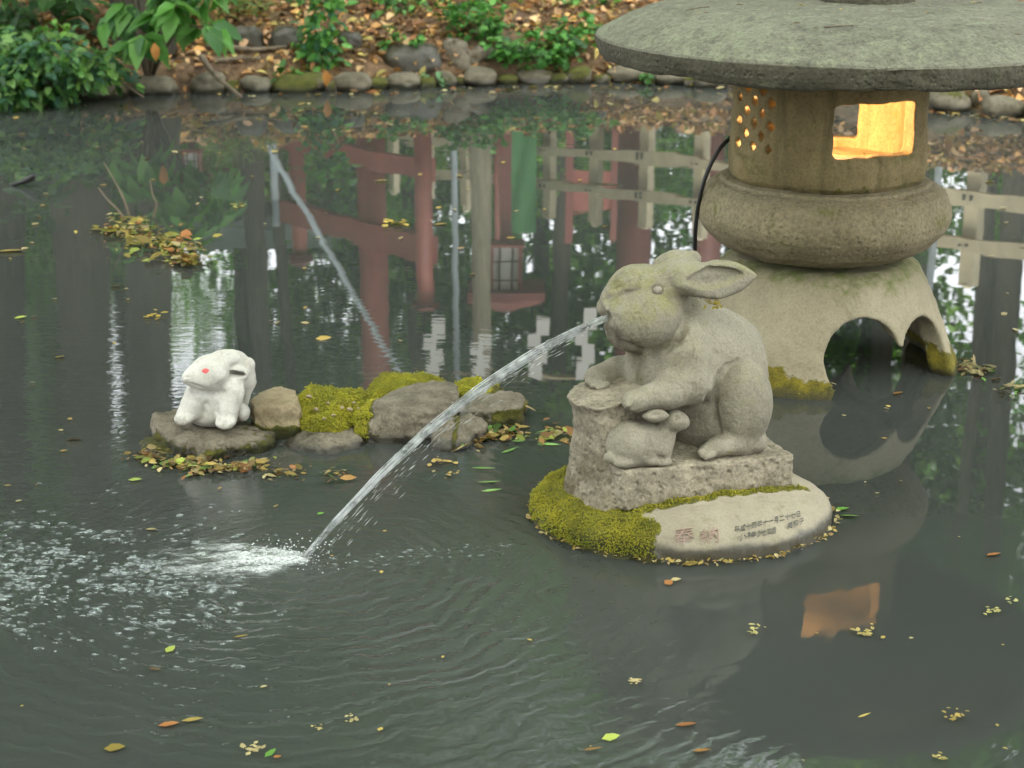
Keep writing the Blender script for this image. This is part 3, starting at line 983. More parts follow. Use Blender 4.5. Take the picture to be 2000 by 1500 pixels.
# head
hd = ry(0)
e(1276, 578, tm, 0.084, 0.082, 0.073, 0.02, ry(8))
e(1232, 560, tm, 0.054, 0.058, 0.046, 0.03, ry(-28))
e(1204, 585, tm, 0.036, 0.045, 0.030, 0.02)
e(1262, 621, 0.112, 0.087, 0.072, 0.071, 0.007)
e(1262, 622, 0.205, 0.088, 0.074, 0.071, 0.014)
e(1214, 607, 0.132, 0.036, 0.034, 0.036, 0.014)
e(1191, 598, 0.192, 0.033, 0.026, 0.030, 0.010)
e(1216, 640, 0.158, 0.038, 0.042, 0.036, 0.02)
e(1240, 655, 0.16, 0.06, 0.065, 0.035, 0.03)
e(1197, 577, 0.164, 0.020, 0.026, 0.016, 0.008)
# ears
def lens(c, half, high, tt, tilt, k, sub=False, vol=None):
    RR = (half * half + high * high) / (2 * high)
    ct, sn = math.cos(R(tilt)), math.sin(R(tilt))
    def fn(X, Y, Z):
        x0, z0 = X - c[0], Z - c[2]
        x, z = ct * x0 + sn * z0, -sn * x0 + ct * z0
        d2 = np.maximum(np.sqrt(x * x + (z - (RR - high)) ** 2), np.sqrt(x * x + (z + (RR - high)) ** 2)) - RR
        q = np.abs(Y - c[1]) - tt
        kk = 0.016
        h = np.clip(kk - np.abs(d2 - q), 0, None) / kk
        return np.maximum(d2, q) + h * h * kk * 0.25
    m_ = half
    (vol or rv).op(fn, (c[0] - m_, c[1] - tt, c[2] - m_), (c[0] + m_, c[1] + tt, c[2] + m_), k, sub)
ec = L_(1400, 546, 0.075)
lens(ec, 0.100, 0.044, 0.024, 2, 0.008)
e(1340, 548, 0.095, 0.035, 0.04, 0.035, 0.02)
e(1330, 528, 0.13, 0.055, 0.05, 0.030, 0.02)
c2 = L_(1396, 544, 0.046)
lens(c2, 0.080, 0.026, 0.018, 1, 0.003, True)
cp((1336, 551), 0.052, (1385, 527), 0.060, 0.005, 0.010, 0.003, True)
cp((1385, 527), 0.060, (1440, 529), 0.060, 0.010, 0.004, 0.003, True)
cp((1345, 584), 0.08, (1375, 590), 0.09, 0.010, 0.012, 0.010, True)
e(1312, 516, 0.225, 0.052, 0.034, 0.032, 0.014, ry(-12))
cp((1318, 512), 0.235, (1352, 506), 0.25, 0.028, 0.022, 0.01)
# eye
hit = rv.hit(*(lambda d: (np.array([(np.array([0, 0, CAMZ]) - ST) @ E1, (np.array([0, 0, CAMZ]) - ST) @ E2, CAMZ]), np.array([d @ E1, d @ E2, d[2]])))(ray(1284, 568)), far=6)
EYE = hit if hit is not None else L_(1284, 568, 0.08)
vd = np.array([ray(1284, 568) @ E1, ray(1284, 568) @ E2, ray(1284, 568)[2]]); vd /= np.linalg.norm(vd)
rv.ell(EYE, (0.0150, 0.010, 0.0135), 0.002, None, True)
carve([(1261, 577), (1268, 568), (1277, 560), (1288, 558), (1298, 563), (1306, 565)], [0.001, 0.0022, 0.003, 0.003, 0.002, 0.001], 0.003)
# carved lines: flank, haunch, jaw, lips, mouth, toes
carve([(1396, 690), (1392, 715), (1388, 745), (1384, 772), (1376, 790)], [0.002, 0.003, 0.004, 0.005, 0.004], 0.016)
carve([(1462, 704), (1440, 705), (1420, 715), (1405, 733), (1397, 760), (1396, 790), (1399, 815), (1408, 846)], [0.001, 0.003, 0.004, 0.005, 0.005, 0.006, 0.006, 0.004], 0.008)
carve([(1222, 670), (1245, 680), (1272, 686), (1300, 680), (1322, 664), (1334, 640), (1340, 612)], [0.004, 0.007, 0.009, 0.009, 0.009, 0.007, 0.003], 0.014)
carve([(1181, 574), (1186, 590), (1187, 608)], [0.005, 0.006, 0.005], 0.006)
carve([(1184, 586), (1200, 582), (1222, 574), (1246, 568)], [0.005, 0.004, 0.003, 0.001], 0.012)
mh = surf(rv, 1186, 619)
if mh is not None:
    rv.ell(mh, (0.016, 0.020, 0.013), 0.004, None, True)
carve([(1190, 622), (1197, 634), (1200, 650)], [0.006, 0.004, 0.002], 0.006)
th = surf(rv, 1187, 636)
if th is not None: rv.ell(th + np.array([-0.004, -0.004, 0]), (0.008, 0.008, 0.011), 0.003)
carve([(1243, 768), (1232, 780), (1226, 790)], [0.001, 0.003, 0.003], 0.004)
carve([(1252, 774), (1241, 788), (1236, 797)], [0.001, 0.003, 0.003], 0.004)
carve([(1395, 866), (1379, 879), (1372, 886)], [0.001, 0.0025, 0.003], 0.004)
carve([(1178, 738), (1160, 746), (1152, 752)], [0.001, 0.0025, 0.003], 0.004)
carve([(1190, 742), (1172, 751), (1164, 757)], [0.001, 0.0025, 0.003], 0.004)
v, f = rv.mesh()
v = relax(v, f, 1, 0.4)
n = normals_of(v, f)
v = v + n * (0.0013 * fbm(v, 26, 4, 1) + 0.0007 * fbm(v, 95, 2, 14))[:, None]
wn_ = n
up = n[:, 2]
ngreen = fbm(v, 9, 4, 11)
headm = sstep(0.50, 0.56, v[:, 2])
at = {'lichen': np.clip(headm * sstep(-0.1, 0.7, up + 0.5 * ngreen) * 0.65 + 0.22 * sstep(0.15, 0.6, ngreen), 0, 1), 'darken': 0.35 * sstep(0.0, -0.7, up + 0.4 * ngreen)}  # colour darker on faces turned down
spx, spy = proj(to_world(v))
stain = sstep(26, 4, np.abs(spx - 1238 - 10 * fbm(v, 14, 3, 51))) * sstep(645, 680, spy) * sstep(775, 740, spy)
stain = np.maximum(stain, sstep(22, 4, np.abs(spx - 1200)) * sstep(628, 642, spy) * sstep(690, 660, spy) * 0.8)
stain = np.maximum(stain, 0.8 * sstep(0.20, 0.15, v[:, 2] + 0.02 * fbm(v, 16, 3, 52)))
at['darken'] = np.clip(at['darken'] + 0.85 * stain * sstep(-0.5, 0.4, fbm(v * np.array([1, 1, 0.3]), 38, 3, 53)), 0, 1)
mk('rabbit_body', to_world(v), f, M['rabbit_stone'], statue, True, at)
def ball(c, r, sub=2):
    b = bmesh.new(); bmesh.ops.create_icosphere(b, subdivisions=sub, radius=1.0)
    q = np.array([x.co for x in b.verts]) * np.asarray(r) + np.asarray(c)
    fc = [tuple(x.index for x in p.verts) for p in b.faces]; b.free()
    return q, fc
q, fc = ball(EYE + vd * 0.0100, (0.0125, 0.0115, 0.0118), 3)
mk('eye', to_world(q), fc, M['eye_stone'], statue)

# young rabbit
bv_ = Vol((-0.08, -0.05, 0.13), (0.22, 0.14, 0.36), 0.0028)
def be(px, py, t, rs, rt, rz, k=0.012, rot=None, sub=False): bv_.ell(L_(px, py, t), (rs, rt, rz), k, rot, sub)
def bc(p0, t0, p1, t1, r0, r1, k=0.01, sub=False): bv_.cap(L_(*p0, t0), L_(*p1, t1), r0, r1, k, sub)
be(1229, 866, 0.046, 0.057, 0.050, 0.056)
be(1258, 868, 0.046, 0.056, 0.046, 0.053, 0.016)
be(1287, 872, 0.042, 0.032, 0.036, 0.050, 0.012)
be(1300, 846, 0.040, 0.024, 0.028, 0.034, 0.010)
be(1315, 821, 0.033, 0.029, 0.031, 0.027, 0.010, ry(15))
be(1330, 823, 0.032, 0.019, 0.023, 0.019, 0.010)
be(1340, 825, 0.032, 0.008, 0.012, 0.010, 0.006)
bec = L_(1280, 812, 0.014)
lens(bec, 0.034, 0.0165, 0.014, -3, 0.003, False, bv_)
bec2 = L_(1278, 811, -0.002)
lens(bec2, 0.026, 0.008, 0.009, -5, 0.001, True, bv_)
be(1272, 899, 0.014, 0.020, 0.016, 0.013, 0.005)
be(1296, 903, 0.012, 0.022, 0.014, 0.010, 0.005)
be(1218, 898, 0.030, 0.036, 0.03, 0.018, 0.010)
be(1190, 894, 0.030, 0.014, 0.014, 0.014, 0.005)
carve([(1266, 850), (1268, 870), (1262, 890)], [0.001, 0.003, 0.003], 0.010, bv_)
carve([(1280, 884), (1288, 894), (1296, 896)], [0.002, 0.004, 0.003], 0.006, bv_)
carve([(1317, 818), (1321, 815), (1327, 817)], [0.0016, 0.0022, 0.0016], 0.003, bv_)
carve([(1334, 831), (1340, 829)], [0.0014, 0.0014], 0.002, bv_)
v, f = bv_.mesh(); v = relax(v, f, 1, 0.4); n = normals_of(v, f)
v = v + n * (0.0009 * fbm(v, 40, 3, 4))[:, None]
mk('young_rabbit', to_world(v), f, M['rabbit_stone'], statue, True, {'darken': 0.3 * sstep(0.2, -0.7, n[:, 2])})  # small rabbit's colour darker on its downward faces

# stump and slab of the same block
sv = Vol((-0.22, -0.05, 0.07), (0.50, 0.38, 0.47), 0.0045)
tz = L_(1190, 768, 0.12)[2] - 0.006
def stump_fn(X, Y, Z):
    zz = Z.ravel()
    r0 = np.interp(zz, [0.08, 0.12, 0.18, 0.26, 0.34, tz - 0.03, tz], [0.090, 0.082, 0.074, 0.070, 0.076, 0.092, 0.106]).reshape(Z.shape)
    cx = np.interp(zz, [0.08, 0.2, 0.3, tz], [0.012, 0.018, 0.012, -0.006]).reshape(Z.shape)
    dx, dy = X - cx, (Y - 0.145) * 0.80
    th = np.arctan2(dy, dx)
    r = np.sqrt(dx * dx + dy * dy)
    d = r - r0 * (1 + 0.06 * np.sin(3 * th + 1.0) + 0.04 * np.sin(5 * th))
    return np.maximum(d * 0.9, Z - (tz + 0.02 * (X - cx) / 0.1))
sv.all(stump_fn)
def slab_fn(X, Y, Z):
    top = 0.187 - 0.050 * X + 0.02 * sstep(0.1, 0.3, Y)
    d = np.maximum(np.maximum(np.maximum(-X * 0.95 - Y * 0.32, -0.81 * (X + 0.07) + 0.58 * (Y - 0.17)), X - 0.452), np.maximum(-Y - 0.0, Y - 0.31))
    return np.maximum(np.maximum(d, Z - top), 0.086 - Z)
sv.op(slab_fn, (-0.2, -0.03, 0.08), (0.47, 0.33, 0.20), 0.012)
sv.ell(L_(1310, 893, 0.13), (0.14, 0.05, 0.03), 0.02)
sv.ell(L_(1258, 835, 0.155), (0.06, 0.05, 0.085), 0.03)
v, f = sv.mesh(); v = relax(v, f, 1); n = normals_of(v, f)
side = sstep(0.75, 0.3, n[:, 2])
flat = sstep(0.3, 0.9, n[:, 2])
def ham(v):
    a = fbm(v, 38, 3, 21); b = np.abs(fbm(v, 55, 3, 27))
    c_ = fbm(v * np.array([1, 1, 0.45]), 85, 3, 31)
    return 0.0028 * a - 0.0030 * b + 0.0026 * c_
v = v + n * (side * ham(v) + flat * 0.002 * fbm(v, 40, 3, 5))[:, None]
mk('stump_and_slab', to_world(v), f, M['rough_stone'], statue, True, {'darken': np.clip(0.65 * sstep(0.0, -0.5, fbm(v, 12, 4, 33)) + 0.4 * sstep(0.14, 0.09, v[:, 2]), 0, 1) * side, 'wet': np.zeros(len(v))})  # random dark patches on the sides, darker towards the bottom
# ================================================================== rocks
def hull_planes(P):
    b = bmesh.new()
    for p in P: b.verts.new(p)
    bmesh.ops.convex_hull(b, input=b.verts)
    bmesh.ops.recalc_face_normals(b, faces=b.faces)
    c = np.mean(P, 0)
    pl = []
    for q in b.faces:
        n = np.array(q.normal); o = np.array(q.verts[0].co)
        if q.calc_area() < 1e-8: continue
        if (c - o) @ n > 0: n = -n
        pl.append((q.calc_area(), n, n @ o))
    b.free()
    pl.sort(key=lambda w: -w[0])
    out = []
    for _, n, d in pl:
        for i, (m, e) in enumerate(out):
            if n @ m > 0.97:
                out[i] = (m, max(e, float(max(P @ m))))
                break
        else:
            out.append((n, d))
    return out

def rock(label, tops, mat, moss=None, base_scale=1.04, zb=-0.08, soft=0.0025, h=0.005, rough=0.006, rscale=16, seed=0, group=None, name='rock', cat='rock', cracks=0.0, darken=0.2, wetz=0.028):
    T = np.array([on_y(*p) for p in tops])
    c = T.mean(0)
    B = T.copy(); B[:, :2] = c[:2] + (T[:, :2] - c[:2]) * base_scale; B[:, 2] = zb
    P = np.r_[T, B]
    pl = hull_planes(P)
    vol = Vol(P.min(0) - 0.03, P.max(0) + 0.03, h)
    def fn(X, Y, Z):
        ds = [n[0] * X + n[1] * Y + n[2] * Z - d for n, d in pl]
        m = ds[0]
        for q in ds[1:]: m = np.maximum(m, q)
        s = 0
        for q in ds: s = s + np.exp(np.clip((q - m) / soft, -30, 0))
        return m + soft * np.log(s) - soft * 0.9 - 0.0035
    vol.all(fn)
    v, f = vol.mesh()
    n = normals_of(v, f)
    d = rough * fbm(v, rscale, 4, seed) + rough * 0.5 * fbm(v, rscale * 3.5, 3, seed + 5) - rough * 0.9 * np.abs(fbm(v * np.array([1, 1, 2.2]), rscale * 0.8, 3, seed + 6))
    if cracks: d = d - cracks * np.clip(0.12 - np.abs(fbm(v, 9, 3, seed + 9)), 0, 1) / 0.12
    m = moss(v, n) if moss else np.zeros(len(v))
    d = d + m * (0.006 + 0.008 * fbm(v, 30, 3, seed + 2))
    v = v + n * d[:, None]
    at = {'moss': m, 'wet': sstep(wetz, wetz - 0.016, v[:, 2] + 0.008 * fbm(v, 20, 3, seed + 1)), 'darken': darken * sstep(0.3, -0.4, fbm(v, 10, 3, seed + 4))}
    o = mk(name, v, f, mat, None, True, at, loc=(c[0], c[1], 0.0))
    if m.max() > 0.9 and (m > 0.75).sum() > 60:
        nn_ = normals_of(v, f)
        cd = np.nonzero((m > 0.7) & (v[:, 2] > 0.015))[0]
        rg = np.random.default_rng(seed)
        pk = rg.choice(cd, min(6000, len(cd) * 4))
        TPs = v[pk] + rg.normal(size=(len(pk), 3)) * 0.002
        TNs = nn_[pk] + rg.normal(size=(len(pk), 3)) * 0.4
        TNs /= np.linalg.norm(TNs, axis=1, keepdims=True)
        q_ = fbm(TPs, 18, 3, seed)
        a_, b_ = tufts(TPs, TNs, rg.uniform(0.0016, 0.0036, len(pk)), rg.uniform(0.002, 0.007, len(pk)) * (1 + 0.7 * np.clip(q_, -0.8, 1)))
        cl_ = np.array([(0.46, 0.45, 0.03), (0.36, 0.38, 0.03), (0.55, 0.48, 0.04), (0.28, 0.28, 0.02)])[rg.integers(0, 4, len(pk))]
        br_ = (sstep(0.2, 0.6, fbm(TPs, 24, 3, seed + 7)) * 0.7)[:, None]
        cl_ = cl_ * (1 - br_) + br_ * np.array([[0.15, 0.09, 0.02]])
        mo = mk('moss', a_, b_, M['moss'], o, True, {'tint': np.repeat(cl_, 5, 0)})
        mo['kind'] = 'stuff'
    return tag(o, label, cat, group)

G_ISLE = 'rocks of the little island'
top_moss = lambda lo, hi: (lambda v, n: sstep(lo, hi, n[:, 2] + 0.35 * fbm(v, 14, 4, 41)))
rock('broad flat grey rock carrying the white rabbit figure',
     [(300, 812, 4.42), (345, 800, 4.50), (440, 815, 4.50), (500, 835, 4.42), (533, 850, 4.35), (525, 866, 4.30), (440, 868, 4.225), (395, 872, 4.215), (340, 858, 4.27), (303, 835, 4.36)],
     M['rock_grey'], lambda v, n: 0.8 * sstep(-0.62, -0.66, v[:, 0] + 0.05 * v[:, 2]) * sstep(0.05, 0.02, v[:, 2]) * 0.7, seed=1, group=G_ISLE, base_scale=0.94, cracks=0.003)
rock('tan block shaped rock just right of the white rabbit figure',
     [(492, 782, 4.46), (508, 766, 4.52), (548, 757, 4.55), (574, 763, 4.52), (580, 790, 4.42), (582, 812, 4.40), (545, 795, 4.38), (500, 800, 4.40)],
     M['rock_tan'], lambda v, n: 0.75 * sstep(0.055, 0.03, v[:, 2] + 0.02 * fbm(v, 16, 3)), seed=2, group=G_ISLE, wetz=0.035)
r3 = rock('moss covered rock dotted with pale pebbles, beside the tan block',
     [(583, 772, 4.50), (605, 760, 4.58), (625, 757, 4.60), (665, 768, 4.58), (700, 776, 4.58), (716, 792, 4.52), (690, 815, 4.40), (640, 830, 4.36), (595, 825, 4.40)],
     M['moss_rock'], lambda v, n: sstep(-0.55, 0.2, n[:, 2] + 0.4 * fbm(v, 18, 4, 3) - 0.5 * sstep(-0.46, -0.40, v[:, 0])), seed=3, soft=0.014, rough=0.011, group=G_ISLE)
rock('low rounded grey rock at the front of the island, wet along its foot',
     [(548, 868, 4.36), (575, 848, 4.42), (612, 834, 4.44), (660, 826, 4.46), (697, 838, 4.42), (705, 860, 4.33), (640, 872, 4.27), (580, 872, 4.29)],
     M['rock_grey'], None, seed=4, soft=0.012, group=G_ISLE, cracks=0.005, darken=0.1)
rock('bright yellow green mossy boulder behind the big leaning slab',
     [(716, 772, 4.66), (722, 750, 4.70), (740, 735, 4.76), (775, 733, 4.78), (830, 742, 4.80), (862, 750, 4.8), (860, 775, 4.6), (745, 790, 4.58), (720, 785, 4.62)],
     M['moss_rock'], lambda v, n: sstep(-0.3, 0.1, n[:, 2] + 0.2 * fbm(v, 14, 3, 3)), seed=5, soft=0.02, rough=0.008, group=G_ISLE)
rock('largest angular grey slab at the middle of the island, moss on its left corner',
     [(725, 797, 4.40), (760, 772, 4.5), (792, 757, 4.58), (845, 752, 4.62), (882, 753, 4.60), (895, 770, 4.50), (882, 800, 4.42), (840, 805, 4.37), (780, 800, 4.37), (702, 812, 4.42), (705, 846, 4.36), (860, 838, 4.38), (780, 850, 4.345)],
     M['rock_grey'], lambda v, n: 0.95 * sstep(-0.355, -0.41, v[:, 0] + 0.04 * fbm(v, 12, 4, 8) + 0.25 * (v[:, 2] - 0.05)), seed=6, base_scale=0.86, soft=0.005, group=G_ISLE, cracks=0.003)
rock('upright grey stone under the right end of the large slab, yellow moss on its side',
     [(852, 822, 4.40), (880, 812, 4.44), (902, 822, 4.42), (925, 850, 4.36), (915, 868, 4.31), (870, 872, 4.28), (846, 866, 4.30)],
     M['rock_grey'], lambda v, n: 0.9 * sstep(0.014, 0.0, np.abs(v[:, 0] + 0.156 + 0.01 * fbm(v, 20, 3))) * sstep(0.0, 0.03, v[:, 2]), seed=7, soft=0.010, group=G_ISLE)
rock('flat topped grey rock at the right end of the island, dark moss on its front',
     [(885, 788, 4.56), (930, 775, 4.64), (985, 772, 4.66), (1017, 771, 4.64), (1024, 785, 4.6), (1015, 800, 4.5), (950, 805, 4.46), (900, 805, 4.48)],
     M['rock_grey'], lambda v, n: sstep(-0.08, -0.02, v[:, 0] + 0.03 * fbm(v, 14, 3)) * sstep(0.5, 0.1, n[:, 2]) * 0.9, seed=8, base_scale=0.92, group=G_ISLE, cracks=0.004)
rock('small rough grey lump tucked below the flat topped rock',
     [(900, 818, 4.44), (935, 820, 4.44), (948, 832, 4.40), (935, 843, 4.37), (905, 842, 4.38)],
     M['rock_grey'], None, seed=9, rough=0.009, group=G_ISLE)
rock('mossy hump behind the flat topped rock at the right of the island',
     [(882, 760, 4.76), (900, 749, 4.85), (925, 745, 4.88), (960, 754, 4.86), (988, 768, 4.8), (960, 780, 4.7), (900, 780, 4.7)],
     M['moss_rock'], lambda v, n: sstep(-0.3, 0.1, n[:, 2] + 0.2 * fbm(v, 14, 3, 3)), seed=10, soft=0.016, group=G_ISLE)
rock('low mossy stone awash at the left foot of the white rabbit rock',
     [(275, 866, 4.38), (300, 857, 4.42), (330, 862, 4.40), (335, 884, 4.27), (285, 886, 4.29)],
     M['moss_rock'], lambda v, n: 0.8 * sstep(0.0, 0.5, n[:, 2] + 0.5 * fbm(v, 14, 3, 3)), seed=11, soft=0.014, group=G_ISLE)
# pale pebbles bedded in the moss of the third rock
for i, (qx, qy) in enumerate([(603, 775), (640, 788), (667, 797), (683, 800), (650, 812), (633, 818), (618, 800), (692, 786), (700, 797)]):
    d_ = ray(qx, qy); o_ = np.array([0, 0, CAMZ])
    vv = np.array([w.co for w in r3.data.vertices]) + np.array(r3.location)
    dn = d_ / np.linalg.norm(d_)
    rel = vv - o_
    along = rel @ dn
    dist = np.linalg.norm(rel - along[:, None] * dn, axis=1)
    ok = dist < 0.008
    if not ok.any(): continue
    p_ = o_ + dn * along[ok].min()
    q, fc = ball(p_, (0.006, 0.005, 0.004) if i % 3 else (0.009, 0.007, 0.006))
    q = q + 0.002 * fbm(q, 60, 2, i)[:, None]
    mk('pebble', q - dn * 0.002, fc, M['rock_tan'], r3)

# ================================================================== white rabbit figure
WO = 0.18
wloc = on_y(420, 828, 4.14 + WO)
wr = empty('white_rabbit_figure', tuple(wloc), 'small white painted stone rabbit with red eyes, sitting on the flat rock', 'rabbit figure')
w_ = Vol((wloc[0] - 0.16, wloc[1] - 0.14, wloc[2] - 0.03), (wloc[0] + 0.16, wloc[1] + 0.24, wloc[2] + 0.26), 0.0033)
S_ = 1.045
def we(px, py, Y, r, k=0.015, rot=None, sub=False): w_.ell(on_y(px, py, Y + WO), np.array(r) * S_, k, rot, sub)
def wc(p0, Y0, p1, Y1, r0, r1, k=0.012, sub=False): w_.cap(on_y(*p0, Y0 + WO), on_y(*p1, Y1 + WO), r0 * S_, r1 * S_, k, sub)
we(418, 782, 4.22, (0.066, 0.072, 0.065))
we(415, 806, 4.20, (0.060, 0.060, 0.030))
we(448, 775, 4.27, (0.050, 0.075, 0.075), 0.02)
we(450, 728, 4.245, (0.058, 0.070, 0.062), 0.018)
we(415, 758, 4.19, (0.052, 0.058, 0.055), 0.02)
we(408, 788, 4.188, (0.056, 0.050, 0.055), 0.02)
we(408, 730, 4.155, (0.054, 0.050, 0.043), 0.012, Matrix.Rotation(R(-14), 3, 'Y'))
we(384, 735, 4.135, (0.034, 0.036, 0.026), 0.014, Matrix.Rotation(R(-6), 3, 'Y'))
we(368, 738, 4.125, (0.015, 0.022, 0.0155), 0.010)
we(397, 744, 4.125, (0.030, 0.024, 0.020), 0.012)
we(400, 712, 4.16, (0.032, 0.034, 0.022), 0.016, Matrix.Rotation(R(-25), 3, 'Y'))
we(440, 700, 4.19, (0.040, 0.030, 0.022), 0.016)
wc((424, 706), 4.140, (437, 686), 4.18, 0.005, 0.006, 0.008, True)
we(462, 728, 4.185, (0.034, 0.022, 0.023), 0.008, Matrix.Rotation(R(12), 3, 'Y'))
we(459, 731, 4.165, (0.029, 0.016, 0.0090), 0.002, Matrix.Rotation(R(8), 3, 'Y'), True)
we(462, 729, 4.175, (0.022, 0.036, 0.0070), 0.001, Matrix.Rotation(R(8), 3, 'Y'), True)
wc((484, 712), 4.22, (485, 745), 4.22, 0.020, 0.018, 0.01)
wc((485, 745), 4.22, (480, 785), 4.22, 0.018, 0.009, 0.01)
wc((471, 748), 4.165, (473, 782), 4.17, 0.006, 0.004, 0.006, True)
wc((382, 768), 4.165, (364, 808), 4.14, 0.028, 0.024, 0.02)
we(359, 817, 4.125, (0.024, 0.028, 0.0165), 0.008)
wc((450, 766), 4.160, (443, 815), 4.13, 0.036, 0.027, 0.02)
we(440, 825, 4.105, (0.025, 0.030, 0.0175), 0.008)
we(475, 806, 4.215, (0.018, 0.034, 0.022), 0.008)
for (qx, qy, Y) in ((432, 831, 4.078), (440, 833, 4.076), (448, 831, 4.080)):
    wc((qx, qy - 5), Y - 0.004, (qx, qy + 3), Y - 0.004, 0.0022, 0.0022, 0.003, True)
for (qx, qy, Y) in ((347, 822, 4.105), (354, 825, 4.100), (361, 825, 4.102)):
    wc((qx, qy - 5), Y - 0.002, (qx, qy + 3), Y - 0.002, 0.002, 0.002, 0.003, True)
wc((358, 747), 4.100, (385, 752), 4.095, 0.0022, 0.0015, 0.004, True)
def wcarve(pts, r, k=0.004):
    H = [w_.hit(np.array([0, 0, CAMZ]), ray(*p), far=7) for p in pts]
    for a, b in zip(H[:-1], H[1:]):
        if a is not None and b is not None and np.linalg.norm(a - b) < 0.06: w_.cap(a, b, r, r, k, True)
wcarve([(359, 749), (372, 751), (386, 754), (398, 758)], 0.0028, 0.005)
wcarve([(359, 738), (365, 735), (371, 737)], 0.0024, 0.004)
wcarve([(365, 737), (362, 748)], 0.0018, 0.003)
for q_ in ((430, 438, 444), (346, 353, 361)):
    for x_ in q_:
        yb = 832 if x_ > 400 else 822
        wcarve([(x_, yb - 8), (x_ - 1, yb - 3), (x_ - 1, yb + 2)], 0.0026, 0.004)
wcarve([(376, 762), (396, 768), (418, 770), (436, 766)], 0.005, 0.010)
wcarve([(468, 752), (472, 768), (474, 786)], 0.004, 0.006)
wcarve([(402, 790), (398, 806), (394, 820)], 0.003, 0.012)
wcarve([(424, 790), (424, 806), (425, 822)], 0.003, 0.012)
eye_hit = w_.hit(np.array([0, 0, CAMZ]), ray(403, 727), far=7)
v, f = w_.mesh(); v = relax(v, f, 1); n = normals_of(v, f)
v = v + n * (0.0011 * fbm(v, 55, 3, 4) + 0.0012 * fbm(v, 20, 3, 5))[:, None]
low_ = sstep(wloc[2] + 0.10, wloc[2] + 0.01, v[:, 2])
mk('rabbit_body', v, f, M['white_stone'], wr, True, {'darken': np.clip(0.35 * low_ * sstep(0.5, -0.3, n[:, 2]) + 0.25 * sstep(0.2, 0.7, fbm(v, 22, 4, 6)), 0, 1)})  # colour darker on low downward faces, plus random patches
dn = ray(403, 727) / np.linalg.norm(ray(403, 727))
if eye_hit is not None:
    q, fc = ball(eye_hit + dn * 0.006, (0.0155, 0.009, 0.0115))
    mk('eye', q, fc, M['pink_eye'], wr)

# ================================================================== water jet
def jet_mat():
    t = NT('jet_water')
    co = t.obj()
    g = t.n('BsdfGlass', {'Color': (0.97, 0.99, 1.0), 'Roughness': 0.04, 'IOR': 1.25})
    d = t.n('BsdfDiffuse', {'Color': (0.80, 0.83, 0.84)})
    tr = t.n('BsdfTransparent', {'Color': (1, 1, 1)})
    n = t.noise(co, 22.0, 3, 0.5)
    a = t.n('MixShader', {0: 0.45, 1: g.outputs[0], 2: tr.outputs[0]})
    b = t.n('MixShader', {0: t.mr(n, 0.35, 0.7, 0.15, 0.65), 1: a.outputs[0], 2: d.outputs[0]})
    t.t.links.new(b.outputs[0], t.out.inputs['Surface'])
    return t.m
M['jet'] = jet_mat()
def foam_mat():
    t = NT('foam')
    co = t.obj()
    d = t.n('BsdfPrincipled', {'Base Color': (0.78, 0.82, 0.83), 'Roughness': 0.2})
    tr = t.n('BsdfTransparent', {'Color': (1, 1, 1)})
    b = t.n('MixShader', {0: t.mr(t.noise(co, 150, 3, 0.6), 0.35, 0.65, 0.25, 0.75), 1: tr.outputs[0], 2: d.outputs[0]})
    t.t.links.new(b.outputs[0], t.out.inputs['Surface'])
    return t.m
M['foam'] = foam_mat()

MOUTH = to_world(L_(1187, 621, 0.150)[None])[0]
END = SPL.copy()
hz = MOUTH[2]
def jet_pt(u, side=0.0, drop=0.0):
    p = MOUTH + (END - MOUTH) * u
    p[2] = hz * (1 - JA * u - (1 - JA) * u * u)
    sd = np.cross(END - MOUTH, [0, 0, 1.0]); sd /= np.linalg.norm(sd)
    return p + sd * side + np.array([0, 0, -drop])
JA = 0.42
jet = empty('water_jet', tuple(END), 'thin arc of water spouting from the large rabbit mouth down to the pond', 'water jet')
parts = []
jr = np.random.default_rng(11)
for s_i in range(44):
    u = np.linspace(0, 1, 60)
    sa, da = jr.normal() * 0.008, jr.normal() * 0.010
    ph, fr_ = jr.uniform(0, 6.28), jr.uniform(4, 10)
    spread = 0.28 + 0.34 * np.sin(np.pi * np.clip(u * 0.9 + 0.05, 0, 1)) ** 0.8
    path = np.array([jet_pt(a, sa * sp_ + 0.0007 * math.sin(fr_ * a * 6 + ph), da * sp_ + 0.0008 * math.cos(fr_ * a * 5 + ph)) for a, sp_ in zip(u, spread)])
    rr = 0.0012 * (0.7 + 0.3 * np.sin(u * fr_ * 4 + ph) ** 2) * jr.uniform(0.6, 1.2)
    a0 = jr.uniform(0, 0.55) if s_i > 26 else 0.0
    a1 = a0 + jr.uniform(0.3, 0.6) if s_i > 26 else 1.0
    k0, k1 = int(a0 * 59), max(int(a0 * 59) + 6, int(min(a1, 1) * 59) + 1)
    parts.append(tube(path[k0:k1], rr[k0:k1], 5))
v, f = join(parts)
mk('stream', v, f, M['jet'], jet)
# spray thrown off the arc
parts = []
for k in range(380):
    u = jr.beta(2.0, 1.6)
    p = jet_pt(u, jr.normal() * 0.012, abs(jr.normal()) * 0.035 * (0.4 + u) - 0.006)
    if p[2] < 0.004: continue
    tdir_ = (jet_pt(min(u + 0.02, 1)) - jet_pt(u)); tdir_ /= np.linalg.norm(tdir_)
    L0 = jr.uniform(0.003, 0.016); r0 = jr.uniform(0.0004, 0.0010)
    parts.append(tube(np.array([p - tdir_ * L0, p, p + tdir_ * L0]), [r0 * 0.2, r0, r0 * 0.2], 4, False))
v, f = join(parts)
tag(mk('spray', v, f, M['jet'], jet), kind='stuff')

